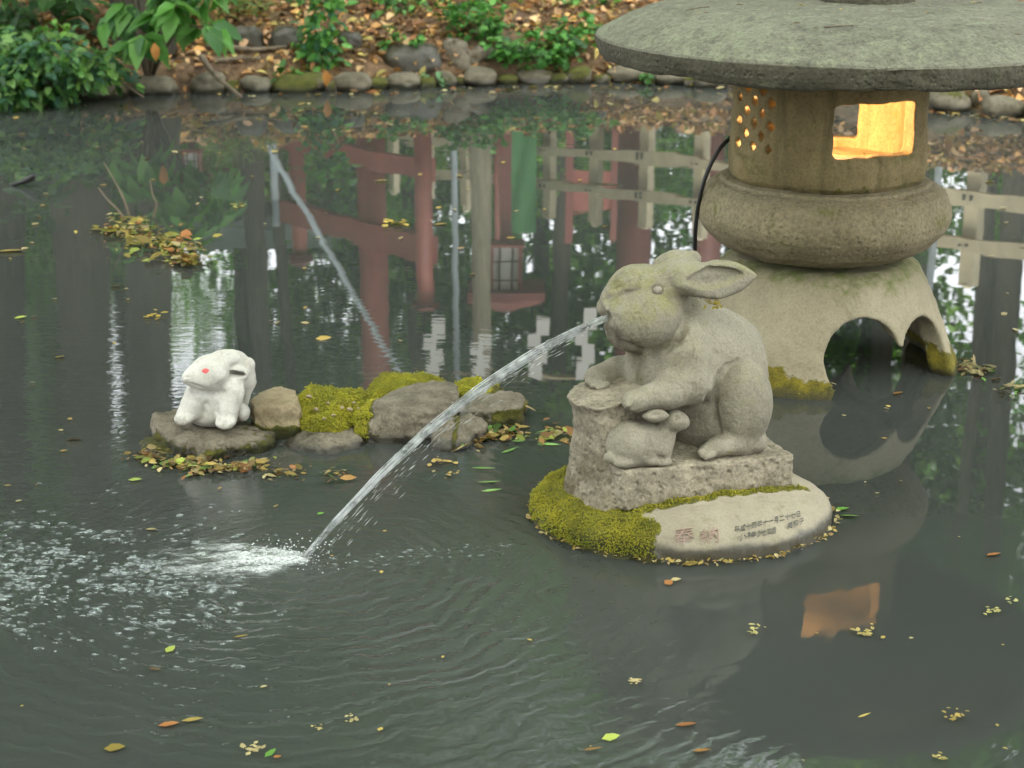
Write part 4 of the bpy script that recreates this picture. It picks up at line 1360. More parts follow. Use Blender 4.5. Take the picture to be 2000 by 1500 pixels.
# splash and bubbles
def blobs(P, Rr, flat, seed=0, sub=1):
    b = bmesh.new(); bmesh.ops.create_icosphere(b, subdivisions=sub, radius=1.0)
    q = np.array([x.co for x in b.verts]); fc = np.array([[x.index for x in p.verts] for p in b.faces]); b.free()
    n = len(P)
    V = (P[:, None, :] + q[None] * Rr[:, None, None] * np.asarray(flat)[None, None, :]).reshape(-1, 3)
    Fc = (np.arange(n)[:, None, None] * len(q) + fc[None]).reshape(-1, 3)
    return V, Fc
fo = np.random.default_rng(5)
# churned white water: a torn, streaky sheet left of the fall with drops thrown up round it
gx_, gy_ = np.linspace(-0.42, 0.06, 170), np.linspace(-0.16, 0.20, 120)
GX, GY = np.meshgrid(gx_, gy_, indexing='ij')
fl_dir = np.array([-0.97, -0.10])
a_ = GX * fl_dir[0] + GY * fl_dir[1]
b_ = -GX * fl_dir[1] + GY * fl_dir[0]
nn = fbm(np.c_[(a_ * 9).ravel(), (b_ * 30).ravel(), np.zeros(a_.size)], 1.6, 5, 3, 0.62).reshape(a_.shape)
n2 = fbm(np.c_[(a_ * 26).ravel(), (b_ * 60).ravel(), np.zeros(a_.size)], 1.5, 3, 13, 0.62).reshape(a_.shape)
wid = 0.026 + 0.36 * np.clip(a_, 0, 1) ** 0.85
env = np.exp(-(b_ / wid) ** 2) * sstep(-0.035, 0.0, a_) * sstep(0.42, 0.05, a_)
dens = np.clip(env * 1.45 + 0.55 * nn * sstep(0.05, 0.5, env) + 0.25 * n2 - 0.28, 0, 1)
hz_ = env * (0.010 + 0.009 * nn + 0.006 * n2) * sstep(0.36, 0.0, a_) + 0.0015
V0 = np.stack([SPL[0] + GX, SPL[1] + GY, hz_], -1).reshape(-1, 3)
nJ_ = len(gy_)
ii_, jj_ = np.meshgrid(np.arange(len(gx_) - 1), np.arange(nJ_ - 1), indexing='ij')
F0 = np.stack([ii_ * nJ_ + jj_, (ii_ + 1) * nJ_ + jj_, (ii_ + 1) * nJ_ + jj_ + 1, ii_ * nJ_ + jj_ + 1], -1).reshape(-1, 4)
keepf = dens.reshape(-1)[F0].max(1) > 0.02
F0 = F0[keepf]
used = np.unique(F0); remap = np.zeros(len(V0), int); remap[used] = np.arange(len(used))
def sheet_mat():
    t = NT('white_water')
    co = t.obj()
    mp = t.n('Mapping', {'Vector': co, 'Scale': (1.0, 3.2, 1.0)})
    d = t.n('BsdfPrincipled', {'Base Color': (0.80, 0.84, 0.85), 'Roughness': 0.25, 'Normal': t.bump(t.noise(mp.outputs[0], 90, 4, 0.65), 0.004, 0.8)})
    tr = t.n('BsdfTransparent', {'Color': (1, 1, 1)})
    al = t.math('MULTIPLY', t.attr('dens'), t.mr(t.noise(mp.outputs[0], 110, 4, 0.7), 0.30, 0.62, 0.25, 1.0), clamp=True)
    b = t.n('MixShader', {0: al, 1: tr.outputs[0], 2: d.outputs[0]})
    t.t.links.new(b.outputs[0], t.out.inputs['Surface'])
    return t.m
splash = empty('splash', (SPL[0], SPL[1], 0.0), 'churning white splash where the water jet hits the pond', 'splash')
mk('white_water', V0[used], remap[F0], sheet_mat(), splash, True, {'dens': dens.reshape(-1)[used] * 0.8})
k = 260
w1 = END + np.c_[fo.normal(size=k) * 0.05 - 0.03, fo.normal(size=k) * 0.03, np.abs(fo.normal(size=k)) * 0.020 + 0.002]
v, f = blobs(w1, fo.uniform(0.0006, 0.0018, k), (1.5, 1, 1))
tag(mk('drops', v, f, M['foam'], splash), kind='stuff')
# bubbles drifting away to the left, and a thin line of them to the right
px = np.r_[480 - 520 * fo.beta(1.2, 1.15, 1500), fo.uniform(-60, 560, 160), fo.uniform(600, 1000, 150)]
py = np.r_[1120 + fo.normal(size=1500) * 52 + 20 * fo.normal(size=1500), 1150 + fo.normal(size=160) * 75, 0 * np.zeros(150)]
py[-150:] = 1108 - 0.10 * (px[-150:] - 600) + fo.normal(size=150) * 8
w0 = np.array([on_z(a, b, 0.0) for a, b in zip(px, py)])
cl = fbm(np.c_[w0[:, :2], np.zeros(len(w0))], 14, 3, 8)
kp = (cl > -0.25) | (np.arange(len(w0)) > 1500)
w0 = w0[kp]
rr = fo.uniform(0.0014, 0.0044, len(w0)) * np.where(fo.uniform(size=len(w0)) < 0.1, 2.0, 1.0)
rr[-120:] *= 0.45
w0[:, 2] = rr * 0.1
v, f = blobs(w0, rr, (2.0, 1.0, 0.7), sub=2)
def bubble_mat():
    t = NT('bubble')
    fr2 = t.n('LayerWeight', {'Blend': 0.35}).outputs['Facing']
    g = t.n('BsdfPrincipled', {'Base Color': (0.70, 0.76, 0.78), 'Roughness': 0.12})
    tr = t.n('BsdfTransparent', {'Color': (0.95, 0.97, 0.97)})
    b = t.n('MixShader', {0: t.mr(t.noise(t.obj(), 120, 3, 0.6), 0.35, 0.65, 0.03, 0.26), 1: tr.outputs[0], 2: g.outputs[0]})
    t.t.links.new(b.outputs[0], t.out.inputs['Surface'])
    return t.m
M['bubble'] = bubble_mat()
tag(mk('bubbles', v, f, M['bubble']), 'small bubbles drifting left from the splash', 'bubbles', kind='stuff')
# ================================================================== far bank
def on_ground(px, py):
    d = ray(px, py); o = np.array([0, 0, CAMZ])
    t = np.arange(8.5, 30, 0.02) / d[1]
    P = o + t[:, None] * d
    zt = terrain_z(P[:, 0], P[:, 1])
    i = np.nonzero((P[:, 2] <= zt) & (zt > 0))[0]
    return P[i[0]] if len(i) else on_z(px, py)
def gz(x, y): return float(terrain_z(np.array([x]), np.array([y]))[0])

def boulder(px0, px1, y0, y1, label, mat=None, moss=None, seed=0, group=None, sink=0.25, depth=0.8, shore_=True, name='stone', bl=1.0):
    c = on_z((px0 + px1) / 2, y1) if shore_ else on_ground((px0 + px1) / 2, y1)
    dep = c[1] * CP + (CAMZ - c[2]) * SP
    w = (px1 - px0) / F * dep / 2
    hgt = (y1 - y0) / F * dep * 0.98
    b = bmesh.new(); bmesh.ops.create_icosphere(b, subdivisions=4, radius=1.0)
    q = np.array([x.co for x in b.verts]); fc = np.array([[x.index for x in p.verts] for p in b.faces]); b.free()
    r_ = np.random.default_rng(seed)
    e_ = 0.75
    q = np.sign(q) * np.abs(q) ** e_
    q = q * (1 + 0.20 * fbm(q + seed * 7.7, 0.9, 2, seed)[:, None] + 0.05 * fbm(q + seed, 3.5, 3, seed + 1)[:, None])
    q /= np.abs(q).max(0)
    sk = hgt * sink
    v = q * np.array([w, w * depth, (hgt + sk) / 2])
    v[:, 2] += (hgt - sk) / 2
    ang = r_.uniform(-0.25, 0.25)
    v = np.c_[v[:, 0] * math.cos(ang) - v[:, 1] * math.sin(ang), v[:, 0] * math.sin(ang) + v[:, 1] * math.cos(ang), v[:, 2]]
    base = np.array([c[0], c[1] + w * depth * (0.55 if shore_ else 0.75), c[2]])
    v = v + base
    n = normals_of(v, fc)
    m = np.clip((moss or 0) * sstep(-0.5, 0.4, fbm(v, 7, 4, seed) + 0.4 * n[:, 2]), 0, 1)
    at = {'moss': m, 'wet': sstep(0.05, 0.02, v[:, 2] - (0 if shore_ else 9)), 'darken': 0.4 * sstep(0.0, 0.5, fbm(v, 5, 3, seed + 3))}
    o = mk(name, v, fc, mat or M['shore_rock'], None, True, at, loc=tuple(base))
    return tag(o, label, 'stone', group)
G_S = 'stones lining the far shore'
for i, (a, b_, y0, y1, ms, lb) in enumerate([
    (248, 348, 146, 184, 0.2, 'broad shore stone below the shrub trunk, leftmost bare stone of the far edge'),
    (370, 442, 139, 182, 0.0, 'peaked grey shore stone beside the branch leaning into the water'),
    (464, 532, 149, 180, 0.0, 'flat topped shore stone right of the branch leaning into the water'),
    (530, 645, 146, 181, 0.95, 'long mossy shore stone below the bright green seedling'),
    (650, 727, 140, 180, 0.0, 'smooth domed shore stone right of the long mossy one'),
    (752, 823, 138, 174, 0.0, 'oval grey shore stone directly below the big flat boulder'),
    (843, 893, 137, 170, 0.35, 'small squarish shore stone between the oval one and the stump roots'),
    (902, 977, 131, 168, 0.15, 'blocky tan shore stone in front of the stump roots'),
    (1003, 1078, 131, 163, 0.6, 'half mossy shore stone below the low clover patch'),
    (1105, 1162, 129, 164, 0.85, 'mossy shore stone just left of the lantern roof edge'),
    (1183, 1264, 128, 161, 0.1, 'tan shore stone seen just under the left edge of the lantern roof'),
    (1272, 1342, 136, 166, 0.2, 'shore stone under the lantern roof, next to a tiny green sprout'),
    (1350, 1425, 142, 172, 0.2, 'shore stone close to the upper left corner of the lantern light box'),
    (1812, 1898, 170, 218, 0.55, 'rounded shore stone with moss on its lower half, right of the light box'),
    (1893, 1935, 172, 214, 1.0, 'dark mossy shore stone between two pale ones at the right'),
    (1922, 2006, 188, 229, 0.15, 'pale domed shore stone at the right edge of the picture'),
    (2004, 2080, 190, 236, 0.8, 'mossy shore stone beyond the right edge of the picture'),
    (130, 245, 150, 192, 0.5, 'shore stone half hidden under the overhanging leaves'),
    (2095, 2180, 198, 242, 0.1, 'first bare shore stone outside the right edge of the picture'),
    (2190, 2290, 202, 250, 0.6, 'second, mossy shore stone outside the right edge of the picture'),
    (2300, 2390, 212, 256, 0.2, 'third shore stone outside the right edge of the picture'),
    (2400, 2520, 214, 264, 0.5, 'fourth and widest shore stone outside the right edge of the picture')]):
    boulder(a, b_, y0, y1, lb, moss=ms, seed=20 + i, group=G_S)
# low dark mossy fillers between the stones
for i, (a, b_, y0, y1) in enumerate([(436, 470, 158, 180), (722, 756, 150, 176), (820, 848, 150, 172), (890, 906, 150, 168), (975, 1008, 146, 166), (1075, 1110, 143, 164), (1160, 1188, 145, 163), (1262, 1276, 146, 166), (1340, 1354, 148, 170), (640, 655, 156, 180)]):
    boulder(a - 6, b_ + 6, y0, y1, 'low dark mossy stone wedged ' + ['between the peaked stone and the flat topped stone', 'between the smooth domed stone and the oval one', 'between the oval stone and the small squarish one', 'right of the small squarish shore stone', 'right of the blocky tan stone by the stump', 'between the two mossy stones below the clover', 'left of the tan stone under the roof edge', 'right of the tan stone under the roof edge', 'just left of the stone beside the light box', 'between the long mossy stone and the domed one'][i], moss=1.0, seed=60 + i, group='mossy stones wedged along the far shore')
for i, (a, b_, y0, y1, lb) in enumerate([
    (450, 514, 50, 97, 'upright dark boulder on the leaf covered bank behind the broad leaved shrub'),
    (523, 594, 52, 97, 'rounded grey boulder on the bank just left of the bright green seedling'),
    (655, 708, 60, 96, 'small grey boulder on the bank just right of the bright green seedling'),
    (738, 870, 88, 140, 'big flat grey boulder lying on the bank left of the stump roots'),
    (1160, 1190, 48, 72, 'small stone on the bank peeping out beside the lantern roof')]):
    boulder(a, b_, y0, y1, lb, M['rock_grey'], 0.1, 40 + i, 'boulders on the bank', 0.5, 0.7, False, 'boulder')

# leaf litter: nobody could count it
n = 32000
lx = rng.uniform(-5.4, 5.4, n); ly = rng.uniform(0, 1, n) ** 1.25 * 3.4 + shore_y(lx) + 0.10
P = np.c_[lx, ly, terrain_z(lx, ly) + rng.uniform(0.002, 0.035, n)]
gap = fbm(np.c_[lx, ly, lx * 0], 1.3, 3, 77)
keep = (gap > -0.55) & ~((ly - shore_y(lx) < 0.5) & (lx < -1.6) & (rng.uniform(size=n) < 0.6))
P = P[keep]; n = len(P)
D = randdirs(n); D[:, 2] *= 0.35
N = np.c_[rng.normal(size=(n, 2)) * 0.45, np.ones(n)]
Ls = np.where(rng.uniform(size=n) < 0.5, rng.uniform(0.02, 0.05, n), rng.uniform(0.045, 0.11, n))
v, f = leaf_arrays(P, D, N, Ls, Ls * rng.uniform(0.12, 0.40, n), 0.35)
tc = tints(n, [(0.40, 0.21, 0.085), (0.29, 0.135, 0.06), (0.50, 0.33, 0.17), (0.15, 0.08, 0.04), (0.52, 0.28, 0.10), (0.43, 0.26, 0.15), (0.46, 0.37, 0.12), (0.10, 0.055, 0.028)], 8, 0.4)
def litter_more(n, x0, x1, d0, d1):
    lx = rng2.uniform(x0, x1, n); ly = shore_y(lx) + rng2.uniform(d0, d1, n)
    P = np.c_[lx, ly, terrain_z(lx, ly) + rng2.uniform(0.002, 0.03, n)]
    D = rng2.normal(size=(n, 3)); D[:, 2] *= 0.3
    N = np.c_[rng2.normal(size=(n, 2)) * 0.4, np.ones(n)]
    Ls = rng2.uniform(0.05, 0.13, n)
    a, b = leaf_arrays(P, D, N, Ls, Ls * rng2.uniform(0.2, 0.4, n), 0.3)
    base_ = np.array([(0.32, 0.17, 0.075), (0.24, 0.11, 0.05), (0.42, 0.28, 0.15), (0.13, 0.07, 0.035), (0.40, 0.32, 0.11)])
    return a, b, np.repeat(np.clip(base_[rng2.integers(0, 5, n)] * rng2.uniform(0.7, 1.3, (n, 1)), 0, 1), 8, 0)
rng2 = np.random.default_rng(99)
for arg in ((9000, -9, 9, 3.4, 9.0), (4000, 5.4, 9.5, 0.2, 3.5), (4000, -9.5, -5.4, 0.2, 3.5)):
    a, b, c_ = litter_more(*arg)
    f = np.r_[f, b + len(v)]; v = np.r_[v, a]; tc = np.r_[tc, c_]
tag(mk('leaf_litter', v, f, M['dry_leaf'], None, False, {'tint': tc}), 'thick carpet of brown fallen leaves covering the far bank', 'leaf litter', kind='stuff')

# ---- plants on the bank
def foliage_vf(C, rad, n, L, W, cols, up=0.6, droop=0.3, clump=None):
    """n leaves scattered in an ellipsoid (or in clumps inside it)"""
    if clump:
        cc = C + randdirs(clump) * rng.uniform(0.3, 1.0, (clump, 1)) ** 0.6 * rad
        k = rng.integers(0, clump, n)
        P = cc[k] + rng.normal(size=(n, 3)) * np.array(rad) * 0.17
    else:
        P = C + randdirs(n) * rng.uniform(0, 1, (n, 1)) ** 0.45 * rad
    D = (P - C) / (np.array(rad) + 1e-6) + rng.normal(size=(n, 3)) * 0.8
    D[:, 2] = D[:, 2] * 0.5 - droop
    N = np.c_[rng.normal(size=(n, 2)) * 0.5, np.full(n, up) + rng.uniform(0, 0.6, n)]
    N[:, 1] -= 0.35
    Ls = L * rng.uniform(0.6, 1.25, n)
    v, f = leaf_arrays(P, D, N, Ls, Ls * W, 0.2)
    return v, f, tints(n, cols, 8, 0.3)

def plant(name, label, base, C, rad, n, L, W, cols, cat='plant', group=None, stems=5, clump=None, up=0.6, droop=0.3, stem_r=0.006):
    root = empty(name, tuple(base), label, cat, group)
    v, f, tc = foliage_vf(np.asarray(C, float), np.asarray(rad, float), n, L, W, cols, up, droop, clump)
    mk('foliage', v, f, M['leaf'], root, True, {'tint': tc})
    for s in range(stems):
        tip = np.asarray(C) + randdirs(1)[0] * np.asarray(rad) * 0.7
        mid = (np.asarray(base) + tip) / 2 + rng.normal(size=3) * 0.02
        v, f = tube(spline([np.asarray(base, float) - np.array([0, 0, 0.03]), mid, tip], 8), np.linspace(stem_r, stem_r * 0.4, 8), 5)
        mk('stem', v, f, M['twig'], root)
    return root
DG = [(0.035, 0.10, 0.04), (0.06, 0.16, 0.045), (0.08, 0.20, 0.05), (0.05, 0.13, 0.08), (0.15, 0.27, 0.08), (0.13, 0.27, 0.05)]
BG = [(0.05, 0.16, 0.03), (0.08, 0.24, 0.045), (0.035, 0.11, 0.025), (0.12, 0.30, 0.06)]
b0 = on_ground(110, 150)
plant('ground_cover_bush', 'dense low evergreen bush hanging its leaves over the water at the far left', b0, on_y(105, 125, 10.35), (0.42, 0.38, 0.20), 1400, 0.075, 0.26, DG, 'bush', clump=60, stems=9)
c = on_y(20, 160, 10.2)
plant('ground_cover_bush', 'low leafy bush cut by the left edge of the picture, above the water', c + np.array([0, 0.35, -0.05]), c, (0.34, 0.25, 0.13), 480, 0.10, 0.26, DG, 'bush', clump=30)
c = on_ground(60, 60); plant('evergreen_shrub', 'dark upright evergreen shrub in the top left corner', c, c + np.array([0.0, -0.1, 0.22]), (0.42, 0.35, 0.34), 260, 0.16, 0.24, [(0.025, 0.065, 0.025), (0.04, 0.10, 0.03), (0.06, 0.14, 0.04)], 'shrub', clump=26)
c = on_ground(625, 110); plant('seedling', 'bright green leafy seedling standing between two boulders on the bank', c, c + np.array([0.02, -0.05, 0.20]), (0.17, 0.15, 0.27), 330, 0.075, 0.28, BG + [(0.06, 0.19, 0.10)], 'plant', clump=34)
c = on_ground(575, 172); plant('seedling', 'tiny green seedling growing from the long mossy shore stone', c, c + np.array([0.0, -0.1, 0.08]), (0.10, 0.08, 0.09), 50, 0.06, 0.3, BG, 'plant', clump=8, stems=3)
c = on_ground(930, 70); plant('clover_patch', 'loose light green ground plant growing above the stump roots', c, c + np.array([0, -0.05, 0.10]), (0.22, 0.2, 0.13), 260, 0.06, 0.42, BG, 'plant', clump=30, up=1.2, droop=0.0)
c = on_ground(1045, 110); plant('clover_patch', 'low clover like patch of round green leaves near the lantern roof', c, c + np.array([0, -0.05, 0.06]), (0.30, 0.22, 0.11), 420, 0.06, 0.45, BG, 'plant', clump=42, up=1.3, droop=0.0)
c = on_ground(1120, 80); plant('clover_patch', 'small green plant half hidden behind the left end of the lantern roof', c, c + np.array([0, -0.05, 0.06]), (0.16, 0.2, 0.10), 170, 0.06, 0.42, BG, 'plant', clump=16, up=1.2, droop=0.0)
c = on_ground(455, 35); plant('grass_tuft', 'yellowish green grassy tuft between the broad leaved shrub and the dark boulder', c, c + np.array([0, 0, 0.10]), (0.28, 0.25, 0.14), 300, 0.10, 0.07, [(0.14, 0.20, 0.04), (0.10, 0.17, 0.04), (0.18, 0.22, 0.06)], 'grass tuft', stems=2, up=0.5, droop=-0.5)
c = on_ground(790, 95); plant('seedling', 'sparse green sprout beside the top of the big flat boulder', c, c + np.array([0, -0.05, 0.06]), (0.14, 0.08, 0.08), 70, 0.055, 0.3, BG, 'plant', clump=10)
c = on_ground(850, 150); plant('seedling', 'pale green sprout growing at the water edge left of the stump', c, c + np.array([0, -0.1, 0.03]), (0.06, 0.05, 0.13), 46, 0.055, 0.3, [(0.10, 0.24, 0.10), (0.14, 0.28, 0.12)], 'plant', clump=7, stems=2)
c = on_ground(1262, 148); plant('seedling', 'tiny bright sprout on the shore below the lantern roof', c, c + np.array([0, -0.1, 0.02]), (0.05, 0.05, 0.04), 20, 0.05, 0.4, BG, 'plant', clump=4, stems=1)
c = on_ground(740, 25); plant('seedling', 'scattered green sprouts among the leaves near the top of the picture', c, c + np.array([0, 0, 0.05]), (0.35, 0.2, 0.07), 90, 0.06, 0.34, BG, 'plant', clump=14)
c = on_ground(905, 12); plant('seedling', 'green sprouts among the leaves left of the lantern roof, at the top edge', c, c + np.array([0, 0, 0.05]), (0.3, 0.2, 0.08), 130, 0.06, 0.36, BG, 'plant', clump=16)
c = on_ground(1165, 20); plant('seedling', 'thin green sprouts on the leaf litter close to the lantern roof', c, c + np.array([0, 0, 0.05]), (0.25, 0.25, 0.07), 90, 0.06, 0.36, BG, 'plant', clump=12)

# shrub with big single leaves, each one its own piece
sb = on_ground(290, 150)
shrub = empty('broad_leaved_shrub', tuple(sb), 'shrub with long bright green leaves hanging in front of a dark trunk', 'shrub')
one = []
for k in range(4):
    lv_, lf_ = leaf_arrays(sb[None], np.array([[1.0, 0, 0]]), np.array([[0, 0, 1.0]]), 1.0, 0.21 + 0.03 * k, 0.25 + 0.1 * k)
    g_ = [(0.06, 0.18, 0.03), (0.09, 0.25, 0.04), (0.04, 0.13, 0.03), (0.12, 0.28, 0.06)][k]
    o = mk('leaf', lv_, lf_, M['leaf'], shrub, True, {'tint': np.tile(np.array([g_]), (8, 1))})
    one.append(o)
tips = []
rng_all, rng = rng, np.random.default_rng(21)
for i in range(24):
    px_ = 305 + 112 * rng.uniform(-1, 1); py_ = 15 + 85 * rng.uniform(-1, 1)
    p_ = on_y(px_, py_, 10.15 + rng.uniform(-0.2, 0.35))
    tips.append(p_)
cnt = 0
for i, tip in enumerate(tips):
    mid = (sb + tip) / 2 + np.array([0, 0, 0.12])
    v, f = tube(spline([sb - np.array([0, 0, 0.05]), mid, tip], 9), np.linspace(0.010, 0.004, 9), 5)
    mk('stem', v, f, M['twig'], shrub)
    for j in range(7):
        src = one[(i + j) % 4]
        o = src if cnt < 4 and src.get('used') is None else src.copy()
        if o is src: src['used'] = 1
        else:
            COL.objects.link(o); o.parent = shrub
        cnt += 1
        a_ = rng.uniform(0, 6.28)
        D = Vector((math.cos(a_), math.sin(a_) * 0.6 - 0.25, rng.uniform(-0.75, 0.1))).normalized()
        N = Vector((rng.normal() * 0.3, -0.5 + rng.normal() * 0.3, 1.0))
        Yv = N.cross(D).normalized(); Zv = D.cross(Yv)
        m4 = Matrix((D, Yv, Zv)).transposed().to_4x4()
        L0 = rng.uniform(0.12, 0.21)
        off = Vector(tuple(tip - sb)) + D * 0.01 + Vector(tuple(rng.normal(size=3) * 0.02))
        o.matrix_local = Matrix.Translation(off) @ m4 @ Matrix.Scale(L0, 4)
for o in one:
    if 'used' in o: del o['used']
rng = rng_all
# dead orange leaves hanging in it / by the seedling
for (qx, qy, lb) in ((301, 97, 'single orange dead leaf hanging below the broad leaved shrub'), (636, 150, 'large curled orange dead leaf standing beside the mossy shore stone')):
    p_ = on_y(qx, qy - 14, 9.95 if qx < 400 else 10.75)
    v, f = leaf_arrays(p_[None], np.array([[0.1, -0.1, -1.0]]), np.array([[0.3, -1.0, 0.2]]), 0.11, 0.028, 0.4)
    tag(mk('dead_leaf', v, f, M['dry_leaf'], None, True, {'tint': np.tile([[0.42, 0.19, 0.05]], (8, 1))}, loc=tuple(p_)), lb, 'leaf', 'dead leaves hanging on the far bank')

# stump roots, branches
rb = on_ground(890, 135)
stump = empty('gnarled_stump', tuple(rb), 'grey gnarled stump with spreading roots at the edge of the far bank', 'stump')
rvv = Vol(rb - np.array([0.35, 0.25, 0.12]), rb + np.array([0.45, 0.35, 0.35]), 0.012)
def gp(px, py, dy=0.0):
    return on_y(px, py, rb[1] + dy)
for (a, b_, ra, rb_) in (((880, 92), (905, 125), 0.05, 0.07), ((905, 125), (888, 150), 0.05, 0.03), ((905, 112), (960, 104), 0.045, 0.03), ((960, 104), (982, 106), 0.03, 0.02), ((875, 105), (866, 140), 0.04, 0.03), ((900, 90), (890, 78), 0.04, 0.02), ((935, 96), (925, 128), 0.03, 0.03)):
    rvv.cap(gp(*a, 0.1), gp(*b_, 0.05), ra, rb_, 0.03)
v, f = rvv.mesh(); n_ = normals_of(v, f)
v = v + n_ * (0.012 * fbm(v, 22, 4, 3))[:, None]
mk('roots', v, f, M['root'], stump)
def branch(label, pts_, r0, r1, mat='twig', cat='branch'):
    p_ = spline(np.array(pts_), 24)
    p_ = p_ + 0.006 * np.c_[fbm(p_, 6, 2, 1), fbm(p_, 6, 2, 2), fbm(p_, 6, 2, 3)]
    v, f = tube(p_, np.linspace(r0, r1, 24), 7)
    return tag(mk('fallen_branch', v, f, M[mat], loc=tuple(p_[0])), label, cat)
def ge(px, py, up=0.03):
    q = on_ground(px, py); return q + np.array([0, 0, up])
branch('long thin fallen branch lying level behind the far shore stones', [ge(405, 98), ge(450, 103), ge(500, 106), ge(560, 100)], 0.022, 0.012)
branch('second fallen branch lying just below the long level one', [ge(420, 128), ge(460, 124), ge(510, 122)], 0.016, 0.010)
branch('bare branch sloping from the bank down into the water', [on_y(392, 112, 10.9), on_y(415, 140, 10.6), on_y(440, 165, 10.4), on_y(470, 190, 10.25)], 0.020, 0.010)
branch('thin dead twig dipping into the water below the leftmost bare stone', [on_y(235, 160, 10.4), on_y(262, 178, 10.3), on_y(280, 190, 10.2)], 0.010, 0.005)

# ================================================================== trees, beyond the bank (seen mirrored in the pond)
def crown_mesh(name, seed, n=5200, rad=(2.6, 2.6, 3.6), L=0.17, clumps=70, cols=None):
    r_ = np.random.default_rng(seed)
    cdir = r_.normal(size=(clumps, 3)); cdir /= np.linalg.norm(cdir, axis=1, keepdims=True)
    cc = cdir * r_.uniform(0.15, 1.0, (clumps, 1)) ** 0.5 * np.array(rad)
    k = r_.integers(0, clumps, n)
    P = cc[k] + r_.normal(size=(n, 3)) * np.array([0.42, 0.42, 0.28])
    D = r_.normal(size=(n, 3)); D[:, 2] -= 0.3
    N = r_.normal(size=(n, 3)) * 0.6 + np.array([0, 0, 1.0])
    Ls = L * r_.uniform(0.7, 1.4, n)
    v, f = quad_leaf_arrays(P, D, N, Ls, Ls * 0.30)
    cols = np.array(cols or [(0.06, 0.17, 0.022), (0.09, 0.22, 0.03), (0.04, 0.11, 0.02), (0.14, 0.27, 0.045)])
    cb = cols[r_.integers(0, len(cols), clumps)]
    c = np.repeat(np.clip(cb[k] * r_.uniform(0.7, 1.35, (n, 1)), 0, 1), 4, 0)
    return v, f, c
CR = [crown_mesh('c', s, 4900, rad, 0.20, cl) for s, rad, cl in ((1, (2.6, 2.6, 3.4), 50), (2, (2.2, 2.2, 3.8), 42), (3, (3.0, 2.8, 3.0), 54))]
crown_data = {}
def tree(label, x, y, r, h, cz, crown, scale=1.0, lean=(0, 0), mat='bark', group='trees behind the far bank', zs=1.0, rot=0.0):
    z0 = gz(x, y)
    root = empty('tree', (x, y, z0), label, 'tree', group)
    top = np.array([x + lean[0], y + lean[1], z0 + h])
    b0_ = np.array([x, y, z0 - 0.2])
    m1 = b0_ + (top - b0_) * 0.35 + rng.normal(size=3) * np.array([0.08, 0.08, 0])
    m2 = b0_ + (top - b0_) * 0.7 + rng.normal(size=3) * np.array([0.12, 0.12, 0])
    p_ = spline([b0_, m1, m2, top], 16)
    rr = r * np.linspace(1.0, 0.35, 16); rr[0] *= 1.35; rr[1] *= 1.1
    parts = [tube(p_, rr, 10)]
    for k in range(5):
        s_ = p_[8 + k]
        e_ = s_ + np.array([rng.normal() * 1.1, rng.normal() * 0.9, rng.uniform(0.5, 1.6)])
        parts.append(tube(spline([s_, (s_ + e_) / 2 + np.array([0, 0, 0.15]), e_], 6), np.linspace(r * 0.35, r * 0.1, 6), 6))
    v, f = join(parts)
    mk('trunk', v, f, M[mat], root)
    if crown is not None:
        cx, cy = x + lean[0] * 0.8, y + lean[1] * 0.8
        if crown not in crown_data:
            v, f, c = CR[crown]
            o = mk('crown', v, f, M['far_leaf'], None, False, {'tint': c})
            crown_data[crown] = o.data
        else:
            o = bpy.data.objects.new('crown', crown_data[crown]); COL.objects.link(o)
        o.parent = root
        o.location = (cx - x, cy - y, cz)
        o.scale = (scale, scale, scale * zs)
        o.rotation_euler = (0, 0, rot)
    return root
def rx(px, D, py=600): return refl(px, py, D)[0]
TREES = [
    ('thick dark trunk mirrored at the far left of the pond', 30, 16.0, 0.24, 11, 8.5, 0, 1.0),
    ('broad ridged trunk mirrored left of the white rabbit figure', 178, 15.5, 0.27, 12, 9.0, 1, 1.0),
    ('slim grey trunk mirrored just above the white rabbit figure', 296, 17.0, 0.115, 10, 8.0, 2, 0.9),
    ('dark trunk mirrored between the white rabbit figure and the leaning steel prop', 505, 21.0, 0.15, 12, 8.6, 0, 1.0),
    ('thin trunk mirrored close to the leaning steel prop', 548, 23.0, 0.10, 11, 8.0, 1, 0.9),
    ('pale smooth trunk mirrored right of the upright steel post', 940, 15.2, 0.10, 10, 8.6, 2, 0.95),
    ('far tree mirrored behind the red lantern box', 1110, 24.0, 0.16, 13, 8.0, 0, 1.1),
    ('far tree mirrored beside the broad red pillar', 1400, 25.0, 0.20, 13, 9.0, 1, 1.1),
    ('tree mirrored left of the gap in the canopy at the right', 1790, 23.0, 0.15, 12, 8.4, 2, 0.9),
    ('slim dark trunk mirrored behind the fence at the right', 1905, 20.0, 0.10, 12, 10.5, 1, 0.75),
    ('thicker dark trunk mirrored at the right edge of the pond', 1957, 18.5, 0.15, 12, 10.5, 0, 0.7),
    ('tree standing outside the picture to the right of the fence', 2250, 17.0, 0.22, 12, 8.0, 2, 1.1),
    ('tree standing outside the picture beyond the left edge', -260, 15.5, 0.25, 12, 8.0, 1, 1.1),
]
for i, (lb, px_, D_, r_, h_, cz_, cr_, sc_) in enumerate(TREES):
    lean = {5: (0.15, 0)}.get(i, (rng.normal() * 0.3, rng.normal() * 0.3))
    tree(lb, rx(px_, D_), D_, r_, h_, cz_ - 0.6, cr_, sc_, lean, 'bark_pale' if i == 5 else 'bark', rot=i * 1.3, zs=0.8)
